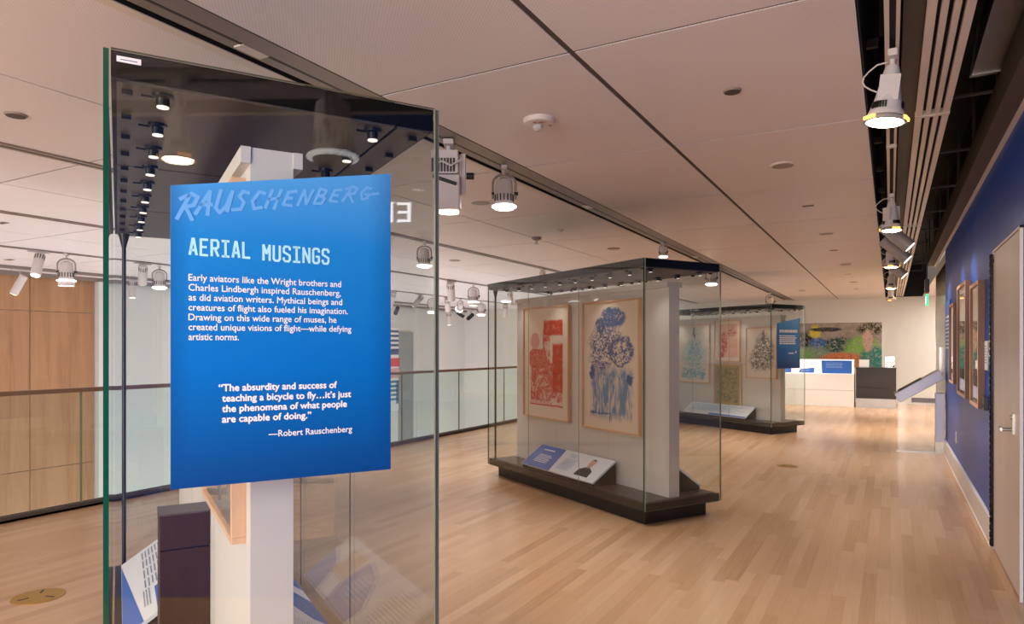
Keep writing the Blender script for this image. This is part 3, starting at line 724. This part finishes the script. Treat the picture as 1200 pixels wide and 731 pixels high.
# ------------------------------------------------------------------ back of the room
t = thing('reception_counter', 'white counter with lit top panel below the mural', 'counter', (-2.4, 18.5, 0))
MB().box(-1.6, 1.63, 0, .6, 0, .395).box(-1.6, 1.63, 0, .6, .40, .80).build('counter_front', M['white_gloss'], t, bevel=.003)
pb = MB().box(-1.6, 1.63, .0, .03, 0, .36).build('graphic_panel', emit('lit_graphic_panel', 'f4f4f8', .35), t); pb.location = (0, .01, .80); pb.rotation_euler = (R(-8), 0, 0)
q = MB()
for x0 in (-.15, .38): q.prism([(x0, .02), (x0 + .36, .02), (x0 + .36, .15), (x0 + .04, .11)], -.002, 0)
q.prism([(.92, .01), (1.58, .01), (1.58, .33), (.90, .33)], -.002, 0); q.build('blue_graphic', M['print_blue'], pb)
q = MB(); lines(q, 1.0, 1.4, .14, .29, 5, -.003, .4); lines(q, -.1, .1, .05, .1, 2, -.003, .4); lines(q, .45, .65, .05, .1, 2, -.003, .4); q.build('printed_text', M['print_pale_blue'], pb)
q = MB(); ribbon(q, [(.16, .29), (.20, .24), (.24, .31), (.21, .26)], .02, -.003); q.build('printed_mark', M['ink_grey'], pb)
t = thing('cabinet', 'dark cabinet on a steel plinth beside the white counter', 'cabinet', (-.305, 18.5, 0))
MB().box(-.425, .425, .03, .6, 0, .22).build('plinth', M['steel'], t)
MB().box(-.425, .425, .02, .6, .22, .94).build('body', M['cab_dark'], t)
MB().box(-.42, .42, 0, .02, .225, .49).build('drawer', M['cab_dark'], t, bevel=.002)
MB().box(-.42, .42, 0, .02, .50, .93).build('door', M['cab_dark'], t, bevel=.002)
MB().box(-.43, .43, -.01, .61, .94, .965).build('top', M['cab_dark'], t, bevel=.003)
t = thing('brochure_box', 'small white box on the dark cabinet, on the counter side', 'box', (-.56, 18.62, .965))
MB().box(-.11, .11, 0, .14, 0, .19).build('box_body', M['white_gloss'], t, bevel=.004)
MB().box(-.10, .10, -.004, 0, .02, .17).build('front_sheet', M['white_paper'], t)
t = thing('sign_holder', 'clear sign holder with a dark photo on the cabinet', 'sign holder', (-.01, 18.6, .965))
MB().box(-.10, .10, 0, .008, 0, .27).build('acrylic_sheet', M['clear'], t)
MB().box(-.10, .10, -.04, .06, 0, .006).build('foot', M['white_gloss'], t)
MB().box(-.09, .09, .009, .012, .01, .15).box(-.06, .06, .0085, .009, .05, .1, 1).build('photo_card', [M['cab_dark'], M['cover_grey']], t)
# exit sign
t = thing('exit_sign', 'green exit sign hanging before the steel doors', 'exit sign', (.50, 12.5, 2.11))
MB().box(-.012, .012, -.16, .16, 0, .17).build('sign_face', M['exit_green'], t)
MB().box(-.02, .02, -.17, .17, .17, .20).build('housing', M['red'], t)
MB().box(-.03, .03, -.10, .10, .20, .40).box(-.01, .01, -.01, .01, .40, 1.05).build('mount', M['black'], t)
for s_ in (-1, 1):
    e = text('EXIT', -.13, .13, .03, .11, M['exit_face'], t, 'exit_lettering', .03, 0.)
    e.rotation_euler = (0, 0, R(-90 if s_ < 0 else 90)); e.location = (.0128 * s_, 0, 0)
# illuminated letters high on the blue wall, seen mirrored in the front glass
t = thing('wall_lettering', 'white glowing letters on the blue wall, mirrored in the nearest case', 'lettering', (.66, 1.22, 2.17), -90)
for s_, xa, xb in (('E', -.09, -.012), ('L', .012, .085)):
    e = text(s_, xa, xb, 0., .12, M['letter_glow'], t, 'letter', 0., -.012)
MB().box(-.12, .14, -.01, 0, -.03, .15).build('backing_plate', M['blue_wall'], t)
# leaning reader stand by the blue wall
t = thing('reader_stand', 'lavender grey stand with tilted reader panel by the blue wall', 'reader stand', (.595, 10.90, 0))
MB().box(-.06, .045, 0, .16, .17, .825).build('post', M['lav'], t, bevel=.004)
MB().box(-.06, .045, 0, .16, 0, .17).build('post_base', M['steel'], t)
Mt = Matrix.Translation((-.55, 0, .80)) @ Matrix.Rotation(R(-33), 4, 'Y')
MB().box(.0, .63, -.02, .42, -.135, .0, 0, Mt).build('tilted_panel', M['lav'], t, bevel=.006)
MB().box(.06, .40, .02, .38, .0, .012, 0, Mt).build('screen', M['channel_dark'], t)
MB().box(-.34, -.055, .04, .12, .69, .75).build('bracket', M['channel'], t)
MB().box(-.50, -.07, .075, .085, .01, .70).build('glass_panel', M['clear'], t)
MB().box(-.52, -.06, .05, .11, 0, .02).build('floor_plate', M['steel'], t)
# small things on the blue wall
def wallbox(name, label, cat, ya, yb, z0, z1, dep, m, extra=None):
    t = thing(name, label, cat, (.66, (ya + yb) / 2, z0), -90)
    h = (yb - ya) / 2
    MB().box(-h, h, -dep, 0, 0, z1 - z0).build('plate', M[m], t, bevel=.003)
    if extra: extra(t, h, z1 - z0, dep)
    return t
wallbox('picture_label', 'white caption plate beside the framed picture nearest the door', 'caption', 6.37, 6.55, 1.27, 1.50, .008, 'white_trim', lambda t, h, z, d_: (lambda q: (lines(q, -h * .8, h * .8, .05, z - .03, 7, -d_ - .001, .35), q.build('printed_text', M['ink_grey'], t)))(MB()))
wallbox('light_switch', 'white switch plate on the blue wall next to the door hinges', 'switch', 6.10, 6.22, 1.36, 1.61, .012, 'white_trim', lambda t, h, z, d_: MB().box(-.02, .02, -d_ - .006, -d_, z * .3, z * .6).box(-.012, .012, -d_ - .009, -d_ - .006, z * .12, z * .2).build('rocker', M['white_gloss'], t))
wallbox('card_reader', 'black card reader on the blue wall below the caption plate', 'card reader', 6.36, 6.48, .965, 1.07, .03, 'black', lambda t, h, z, d_: MB().box(-.03, .03, -d_ - .004, -d_, .02, .05).build('sensor', M['channel_dark'], t))
wallbox('wall_outlet', 'small white outlet low on the blue wall', 'outlet', 9.23, 9.31, .36, .49, .008, 'white_trim', lambda t, h, z, d_: MB().box(-.015, .015, -d_ - .003, -d_, .02, .05).box(-.015, .015, -d_ - .003, -d_, .075, .105).build('socket', M['white_gloss'], t))
wallbox('wall_poster', 'tall bright blue text poster at the end of the blue wall', 'poster', 10.1, 10.9, 1.12, 2.05, .012, 'print_blue', lambda t, h, z, d_: (lambda q: (lines(q, -h * .7, h * .7, .3, .75, 9, -d_ - .001, .4), q.build('printed_text', M['ink_white'], t)))(MB()))
# brass floor covers
for x, y, r, lab in ((-4.34, 2.14, .135, 'round brass floor cover left of the nearest case'), (-1.10, 8.93, .12, 'round brass floor cover beyond the middle case')):
    t = thing('floor_cover', lab, 'floor cover', (x, y, 0), 0, 'brass floor covers')
    MB().lathe([(r, 0), (r, .002), (r * .93, .004), (r * .86, .004)], 36, 0).build('cover_ring', M['brass'], t)
    MB().lathe([(r * .83, .0), (r * .83, .0046)], 36, 0).build('cover_plate', M['brass'], t)
    q = MB()
    for k in range(3): q.box(r * .35, r * .75, -.006, .006, .004, .006, 0, Matrix.Rotation(R(120 * k + 20), 4, 'Z'))
    q.build('hinge_slot', M['channel_dark'], t)
# art on the far atrium wall and the grey louvred door
t = thing('striped_banner', 'striped navy, red and blue banner on the far atrium wall', 'banner', (-13.09, 15.85, -.45), 90); x = .62
q = MB().box(-x, x, -.02, 0, 0, 2.5).build('banner_cloth', M['white_paper'], t)
q = MB()
for k in range(4): q.box(-x, x, -.0215, -.02, 2.42 - .14 * k - .07, 2.42 - .14 * k)
q.box(-x, x, -.0215, -.02, 1.68, 1.86); q.build('navy_stripe', plain('banner_navy', '27406f', .7), t)
MB().box(-x, x + .06, -.022, -.02, 1.32, 1.58).build('red_block', plain('banner_red', 'd83a36', .7), t)
MB().box(-x, x + .03, -.022, -.02, .98, 1.27).build('pink_block', plain('banner_pink', 'dca79f', .7), t)
q = MB()
for k in range(5): q.box(-x, x, -.0215, -.02, .9 - .13 * k - .07, .9 - .13 * k)
q.box(x - .12, x, -.0215, -.02, .2, .9); q.build('blue_stripe', plain('banner_blue', '2f7fa8', .7), t)
d3 = bpy.data.objects.new('door_3', None); C.objects.link(d3); struct(d3, 'grey louvred panel door on the far atrium wall'); d3.location = (-13.1, 16.85, 0)
MB().box(0, .03, -.36, .36, -1.5, 1.93).build('door_leaf', M['cover_grey'] if False else plain('grey_door', '9da19e', .5), d3)
q = MB()
for k in range(60): q.box(.03, .034, -.34, .34, -1.45 + k * .056, -1.42 + k * .056)
q.build('louvre', plain('grey_louvre', '8d918e', .5), d3)
b = MB().box(-13.1, -13.02, 17.35, 17.5, -4.2, H - .07).box(-13.1, -12.95, 7.42, 7.62, -4.2, H - .07); struct(b.build('trim_7', M['white_wall']))

# ------------------------------------------------------------------ ceiling devices
def disc(name, label, cat, x, y, r, m, group=None, ring=None, slit=False):
    t = thing(name, label, cat, (x, y, H), 0, group)
    if slit:
        MB().box(-r, r, -r * .5, r * .5, -.006, .0).build('plate', M['cover_grey'], t); MB().box(-r * .8, r * .8, -r * .2, r * .2, -.008, -.006).build('slot', M['channel_dark'], t)
    else:
        MB().lathe([(r, 0), (r, -.006), (r * .9, -.010)], 28, 0).build('cover', M[m], t, smooth=True)
        if ring: MB().lathe([(r * .86, -.0095), (r * .86, -.012), (r * .8, -.012)], 28, 0).build('inner_ring', M[ring], t)
    return t
disc('ceiling_cover', 'grey round ceiling cover beyond the fire alarm, near the open slot', 'ceiling cover', -.70, 3.56, .045, 'cover_grey', ring='seam')
disc('ceiling_speaker', 'flat round ceiling speaker between the alarm and the slot', 'speaker', -.67, 5.18, .085, 'cover_white', 'round ceiling speakers', 'channel')
disc('ceiling_speaker', 'flat round ceiling speaker second from the camera on the right', 'speaker', -.64, 8.52, .085, 'cover_white', 'round ceiling speakers', 'channel')
disc('ceiling_speaker', 'flat round ceiling speaker third from the camera on the right', 'speaker', -.61, 11.8, .085, 'cover_white', 'round ceiling speakers', 'channel')
disc('ceiling_speaker', 'flat round ceiling speaker fourth from the camera on the right', 'speaker', -.63, 15.1, .085, 'cover_white', 'round ceiling speakers', 'channel')
disc('ceiling_speaker', 'flat round ceiling speaker over the farthest case', 'speaker', -1.76, 16.77, .085, 'cover_white', 'round ceiling speakers', 'channel')
for y, lab in ((6.79, 'small dark ceiling vent nearest on the right'), (10.07, 'small dark ceiling vent second along on the right'), (13.46, 'small dark ceiling vent third along on the right'), (16.87, 'small dark ceiling vent by the back wall')):
    disc('ceiling_vent', lab, 'ceiling vent', -.66, y, .05, '', 'small ceiling vents', slit=True)
disc('ceiling_cover', 'round grey ceiling cover left of the nearest case', 'ceiling cover', -4.27, 1.99, .055, 'cover_grey', ring='seam')
disc('ceiling_speaker', 'flat ceiling ring beside the round track spotlight', 'speaker', -3.20, 5.2, .10, 'cover_white', 'round ceiling speakers', 'channel')
disc('ceiling_speaker', 'flat ceiling ring between two narrow tracks near the railing', 'speaker', -5.69, 8.5, .085, 'cover_grey', 'round ceiling speakers')
disc('ceiling_speaker', 'flat ceiling disc above the middle case', 'speaker', -3.18, 8.49, .085, 'cover_grey', 'round ceiling speakers')
disc('ceiling_vent', 'small slit vent over the atrium void', 'ceiling vent', -8.1, 3.65, .07, '', 'small ceiling vents', slit=True)
disc('ceiling_vent', 'small slit vent above the oak cladding', 'ceiling vent', -11.4, 5.23, .08, '', 'small ceiling vents', slit=True)
t = thing('sprinkler', 'grey sprinkler head on the ceiling before the middle case', 'sprinkler', (-3.66, 7.2, H))
MB().lathe([(.06, 0), (.055, -.02), (.03, -.035)], 20).build('escutcheon', M['cover_grey'], t, smooth=True)
MB().cyl((0, 0, -.03), (0, 0, -.075), .012).lathe([(.028, -.075), (.028, -.08)], 16).build('deflector', M['steel'], t, smooth=True)
t = thing('smoke_sensor', 'tiny white sensor on the ceiling beside the sprinkler', 'sensor', (-3.18, 6.85, H))
MB().lathe([(.03, 0), (.028, -.015), (.015, -.02)], 18).build('body', M['cover_white'], t, smooth=True); MB().cyl((0, 0, -.018), (0, 0, -.026), .006).build('eye', M['channel_dark'], t)
t = thing('fire_alarm', 'round white fire alarm with red lettering and strobe', 'alarm', (-1.75, 3.48, H), 29)
MB().lathe([(.092, 0), (.092, -.012), (.085, -.026), (.06, -.032)], 32).build('body', M['cover_white'], t, smooth=True)
MB().lathe([(.030, -.030), (.028, -.050), (.014, -.060)], 18, 0, Matrix.Translation((-.008, .02, 0))).build('strobe', plain('strobe_lens', 'c9c4c2', .1), t, smooth=True)
e = text('ALERT', -.040, .040, -.012, .024, M['red'], t, 'alarm_lettering', .03, 0.)
for v in e.data.vertices: v.co = Vector((v.co.x, -.052 - v.co.z, -.0345))
MB().box(.052, .06, .004, .012, -.034, -.03).box(.064, .07, .012, .018, -.034, -.028).box(.056, .06, -.012, -.008, -.034, -.03).build('vent_dot', M['channel_dark'], t)

# ------------------------------------------------------------------ track spotlights
def lamp(parent, loc, tilt, aim, energy, col, size=95, name='spot_lamp'):
    l = bpy.data.lights.new(name, 'SPOT'); l.energy = energy; l.spot_size = R(size); l.spot_blend = .9; l.shadow_soft_size = .05; l.color = col
    o = bpy.data.objects.new(name, l); C.objects.link(o); o.parent = parent; o.location = loc
    o.rotation_euler = Matrix.Rotation(R(aim), 3, 'Z').to_3x3().__matmul__(Matrix.Rotation(R(tilt), 3, 'X')).to_euler()
def head(tilt, aim, piv): return Matrix.Translation(piv) @ Matrix.Rotation(R(aim), 4, 'Z') @ Matrix.Rotation(R(tilt), 4, 'X')
SPOTS = 'track spotlights on the ceiling'
def bell(label, x, y, tilt=0, aim=0, z=2.75, power=1., lens='lens', drop=0.):
    t = thing('track_spotlight', label, 'spotlight', (x, y, z), 0, SPOTS)
    MB().box(-.018, .018, -.055, .055, -.03, 0).cyl((0, 0, -.03), (0, 0, -.06 - drop), .012).build('track_adapter', M['fix_white'], t)
    Hd = head(tilt, aim, (0, 0, -.06 - drop))
    bd = MB().lathe([(.026, .0), (.032, -.02), (.040, -.07), (.055, -.15), (.070, -.20), (.077, -.215), (.077, -.225)], 24, 0, Hd).box(-.052, -.03, -.04, .04, -.16, -.05, 0, Hd).box(.03, .056, -.03, .03, -.17, -.04, 0, Hd).build('housing', M['fix_white'], t, smooth=True)
    for s_ in (0, 120, 240):
        v = MB()
        for k in range(-3, 4): v.box(-.004, .004, -.0685, -.0645, -.195, -.165, 0, Hd @ Matrix.Rotation(R(s_ + k * 9), 4, 'Z'))
        v.build('vent_grille', M['black'], bd)
    MB().lathe([(.078, -.222), (.088, -.232), (.088, -.244), (.077, -.246)], 28, 0, Hd, True, False).build('rim', M['fix_grey'], t, smooth=True)
    for k in range(3): MB().box(-.03, .03, .076, .0905, -.243, -.228, 0, Hd @ Matrix.Rotation(R(120 * k + 45), 4, 'Z')).build('rim_clip', M['rim_amber'], t)
    MB().lathe([(.070, -.238), (.066, -.250), (.05, -.254)], 28, 0, Hd).build('lens', M[lens], t, smooth=True)
    pts = [(.0 - .02, .05, -.02)] + [(-.02 - .10 * math.sin(a * 1.15), .05 + .02 * math.sin(a), .0 - .06 * a) for a in [k * .35 for k in range(1, 8)]] + [(-.05, .03, -.17)]
    MB().tube(pts, .0035, 6).build('safety_cable', M['fix_white'], t)
    lamp(t, tuple(Hd @ Vector((0, 0, -.27))), tilt, aim, SPOT_W * power, WARM)
    return t
def yoke(label, x, y, z=2.74, tilt=0, aim=0, power=1., s=1., rot=0, lens='lens', snoot=False, mat='fix_white'):
    t = thing('track_spotlight', label, 'spotlight', (x, y, z), rot, SPOTS)
    MB().box(-.02, .02, -.07, .07, -.025, 0).cyl((0, 0, -.02), (0, 0, -.055), .014).build('track_adapter', M['fix_white'], t)
    yk = MB(); r = .086 * s; n = 10
    arc = [(r * math.cos(math.pi * k / n), 0, -.12 * s + r * .75 * math.sin(math.pi * k / n)) for k in range(n + 1)]
    for a, c_ in zip(arc, arc[1:]): yk.cyl(a, c_, .009 * s, seg=8)
    yk.cyl((r, 0, -.12 * s), (r, 0, -.24 * s), .009 * s, seg=8).cyl((-r, 0, -.12 * s), (-r, 0, -.24 * s), .009 * s, seg=8)
    yk.build('yoke', M['fix_grey'], t, smooth=True)
    Hd = head(tilt, aim, (0, 0, -.20 * s)); k_ = s
    bd = MB().lathe([(.03 * k_, .12 * k_), (.06 * k_, .10 * k_), (.068 * k_, .02 * k_), (.07 * k_, -.07 * k_), (.078 * k_, -.09 * k_)], 22, 0, Hd).build('housing', M[mat], t, smooth=True)
    v = MB()
    for q in range(16): v.box(-.004 * k_, .004 * k_, -.0735 * k_, -.068 * k_, -.06 * k_, -.01 * k_, 0, Hd @ Matrix.Rotation(R(q * 22.5), 4, 'Z'))
    v.build('vent_grille', M['channel_dark'], bd)
    MB().cyl((-.095 * k_, 0, -.20 * k_), (-.075 * k_, 0, -.20 * k_), .012 * k_).build('knob', M['black'], t)
    MB().cyl((.075 * k_, 0, -.20 * k_), (.105 * k_, 0, -.20 * k_), .014 * k_).build('knob', M['black'], t)
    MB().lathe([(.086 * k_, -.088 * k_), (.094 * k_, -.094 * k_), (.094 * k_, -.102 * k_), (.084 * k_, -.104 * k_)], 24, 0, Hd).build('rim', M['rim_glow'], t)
    zl = -.104
    if snoot:
        MB().lathe([(.08 * k_, -.10 * k_), (.08 * k_, -.155 * k_)], 24, 0, Hd, False, False).lathe([(.074 * k_, -.10 * k_), (.074 * k_, -.155 * k_)], 24, 0, Hd, False, False).build('snoot', M['fix_white'], t, smooth=True)
    MB().lathe([(.074 * k_, zl * k_), (.07 * k_, (zl - .01) * k_)], 22, 0, Hd).build('lens', M[lens], t)
    if power: lamp(t, tuple(Hd @ Vector((0, 0, -.18 * k_))), tilt, aim, SPOT_W * power, WARM)
    return t
def tube(label, x, y, z=2.74, tilt=35, aim=0, power=0., s=1., mat='fix_white', drop=.08, fins=True):
    t = thing('track_spotlight', label, 'spotlight', (x, y, z), 0, SPOTS)
    MB().box(-.018, .018, -.10 * s, .10 * s, -.03, 0).build('track_adapter', M['fix_white'], t)
    MB().cyl((0, 0, -.03), (0, 0, -drop), .011 * s).box(-.03 * s, .03 * s, -.012, .012, -drop - .02, -drop).build('stem', M['fix_grey'], t)
    Hd = head(tilt, aim, (0, 0, -drop - .05 * s))
    bd = MB().lathe([(.03 * s, .09 * s), (.045 * s, .085 * s), (.045 * s, .0), (.048 * s, -.01 * s), (.048 * s, -.16 * s), (.043 * s, -.165 * s)], 20, 0, Hd).build('housing', M[mat], t, smooth=True)
    if fins:
        v = MB()
        for q in range(12):
            v.box(-.004 * s, .004 * s, .043 * s, .047 * s, .02 * s, .07 * s, 0, Hd @ Matrix.Rotation(R(q * 30), 4, 'Z'))
        v.build('vent_grille', M['channel_dark'], bd)
    MB().lathe([(.040 * s, -.160 * s), (.038 * s, -.168 * s)], 18, 0, Hd).build('lens', M['lens_dim'], t)
    if power: lamp(t, tuple(Hd @ Vector((0, 0, -.24 * s))), tilt, aim, SPOT_W * power, WARM)
    return t
def projector(label, x, y, z=2.74, rot=0, tilt=0, s=1., power=0.):
    t = thing('track_projector', label, 'projector lamp', (x, y, z), rot, SPOTS)
    MB().box(-.03, .03, -.06, .06, -.03, 0).cyl((0, 0, -.03), (0, 0, -.07), .015).build('track_adapter', M['fix_white'], t)
    Hd = head(tilt, 0, (0, 0, -.06))
    MB().box(-.10 * s, .06 * s, -.07 * s, .07 * s, -.15 * s, -.01, 0, Hd).build('driver_box', M['fix_white'], t, bevel=.006)
    q = MB()
    for k in range(8): q.box(-.096 * s + k * .018 * s, -.084 * s + k * .018 * s, -.0725 * s, -.0695 * s, -.14 * s, -.06 * s, 0, Hd)
    q.build('vent_grid', M['channel_dark'], t)
    MB().box(.07 * s, .10 * s, -.02, .02, -.26 * s, -.02, 0, Hd).cyl((.10 * s, 0, -.15 * s), (.14 * s, 0, -.15 * s), .016 * s, M=Hd).build('yoke', M['fix_white'], t, bevel=.004)
    MB().box(-.09 * s, .07 * s, -.075 * s, .065 * s, -.36 * s, -.155 * s, 0, Hd).build('housing', M['fix_white'], t, bevel=.01)
    MB().cyl((-.085 * s, -.082 * s, -.17 * s), (.05 * s, -.082 * s, -.215 * s), .010 * s, M=Hd).build('handle', M['black'], t, smooth=True)
    MB().tube([(-.08 * s, -.075 * s, -.10 * s), (-.03 * s, -.095 * s, -.085 * s), (.02 * s, -.095 * s, -.11 * s), (.08 * s, -.07 * s, -.07 * s)], .006 * s, 8, 0, Hd).build('cable', M['fix_white'], t)
    MB().cyl((.105 * s, 0, -.15 * s), (.15 * s, 0, -.15 * s), .02 * s, M=Hd).build('knob', M['black'], t, smooth=True)
    MB().lathe([(.055 * s, -.36 * s), (.06 * s, -.37 * s)], 20, 0, Hd).build('lens', M['lens_dim'], t)
    if power: lamp(t, tuple(Hd @ Vector((0, 0, -.42 * s))), tilt, rot, SPOT_W * power, WARM)
    return t
# right track over the blue wall
bell('bell-shaped spotlight behind the camera, mirrored in the nearest case', .008, .29, drop=.09)
yoke('round spotlight behind the camera, mirrored faintly in the nearest case', .008, 1.04, z=2.75, s=1.3, lens='black', power=.6)
bell('large glowing bell-shaped spotlight nearest on the right track', .008, 3.45, 7, 90)
bell('second bell-shaped spotlight along the right track', .008, 6.65, 0, 40)
def cyl_head(label, y, power=.14):
    return tube(label, .008, y, 2.75, 46, -90, power, 1.3, 'fix_grey', .14, False)
cyl_head('tilted grey spotlight directly behind the second bell-shaped one', 7.45)
cyl_head('middle of three tilted grey spotlights on the right track', 8.5)
bell('third bell-shaped spotlight along the right track', .008, 9.7, 0, 10, power=1.6)
cyl_head('last of three tilted grey spotlights on the right track', 10.4)
bell('fourth bell-shaped spotlight along the right track', .008, 13.2, 0, 0, power=3)
bell('farthest bell-shaped spotlight on the right track by the back wall', .008, 16.4, 25, 0, power=1.6)
# wide track above the cases
projector('boxy white projector lamp beside the front corner of the nearest case', -2.42, 3.55, 2.74, 29, 0, 1.05)
yoke('round spotlight with yoke on the wide track before the middle case', -2.42, 4.25, 2.74, 0, 0, 1.2, .95, 29, snoot=False)
yoke('small spotlight on the wide track above the middle case', -2.46, 8.3, 2.75, 0, 0, 1.2, .6)
yoke('spotlight on the wide track seen through the middle case', -2.46, 10.9, 2.74, 0, 0, 2.0, 1.0)
yoke('spotlight on the wide track over the farthest case', -2.46, 16.9, 2.74, 25, 0, 2.2, 1.1)
# narrow tracks
yoke('spotlight with lit rim beside the right edge of the nearest case', -4.97, 6.76, 2.74, 0, 0, 1.3, 1.0, 29)
yoke('small spotlight on the narrow track left of the middle case', -4.97, 10.0, 2.74, 0, 0, 1.2, .55)
yoke('large yoke spotlight with snoot on the track beyond the railing, left of the middle case', -7.42, 11.77, 2.74, 0, 0, 1.2, 1.25, 29, snoot=True)
tube('angled white spotlight next to the large snoot spotlight', -7.42, 10.95, 2.74, 40, 29, 0., 1.6)
tube('angled pale spotlight seen through the left end of the middle case', -7.42, 13.3, 2.74, 35, 20, 0., 1.3)
yoke('large yoke spotlight with snoot in front of the oak cladding', -9.93, 5.25, 2.74, 0, 0, 1.6, 1.25, 50, snoot=True)
tube('white spotlight left of the yoke spotlight before the oak cladding', -9.93, 4.90, 2.74, -25, 40, .8, 1.3)
tube('slanted slim white spotlight on the oak cladding, low on a stem', -12.2, 5.75, 2.70, 30, 120, .0, 1.3, drop=.14, fins=False)
yoke('grey spotlight with lit rim seen through the left side of the nearest case', -9.93, 6.62, 2.72, 0, 0, 1.4, 1.15, 50)
tube('angled white arm spotlight left of the grey rim spotlight', -9.93, 6.35, 2.74, 35, 60, 0., 1.3)
tube('pale hanging spotlight near the dark post of the nearest case', -12.2, 7.6, 2.70, 0, 0, 0., 1.2)
yoke('clustered spotlight with bright rim beside the glass edge', -9.93, 13.85, 2.74, 0, 0, 1.5, 1.4, 40)
tube('angled white spotlight at the middle of the lamp cluster', -9.93, 14.5, 2.74, 40, 30, 0., 1.5)
yoke('pale round lamp hung right of the lamp cluster', -9.93, 15.1, 2.74, 50, 60, 0., 1.1)
tube('low hanging lamp below the lamp cluster', -12.2, 17.9, 2.70, 5, 0, 0., 1.5, drop=.22)
tube('black spotlight over the white atrium corner', -12.2, 19.2, 2.70, 70, 60, 0., 1.4, 'black', .14, False)
tube('small black spotlight left of the atrium corner', -12.2, 18.5, 2.70, 60, -40, 0., 1.1, 'black', .12, False)
yoke('spotlight with white rim before the left end of the middle case', -9.93, 16.15, 2.74, 0, 0, 1.5, 1.3, 40)
tube('black spotlight above the striped banner', -12.2, 15.3, 2.70, 65, 50, 0., 1.3, 'black', .12, False)
tube('pale slim spotlight above the striped banner', -9.93, 12.3, 2.74, 30, 70, 0., 1.3)
tube('dark bracket spotlight partly behind the glass edge', -9.93, 13.3, 2.74, 45, 100, 0., 1.3, 'fix_grey')
tube('pale spotlight beside the dark post of the middle case', -9.93, 17.5, 2.74, 30, 40, 0., 1.5)
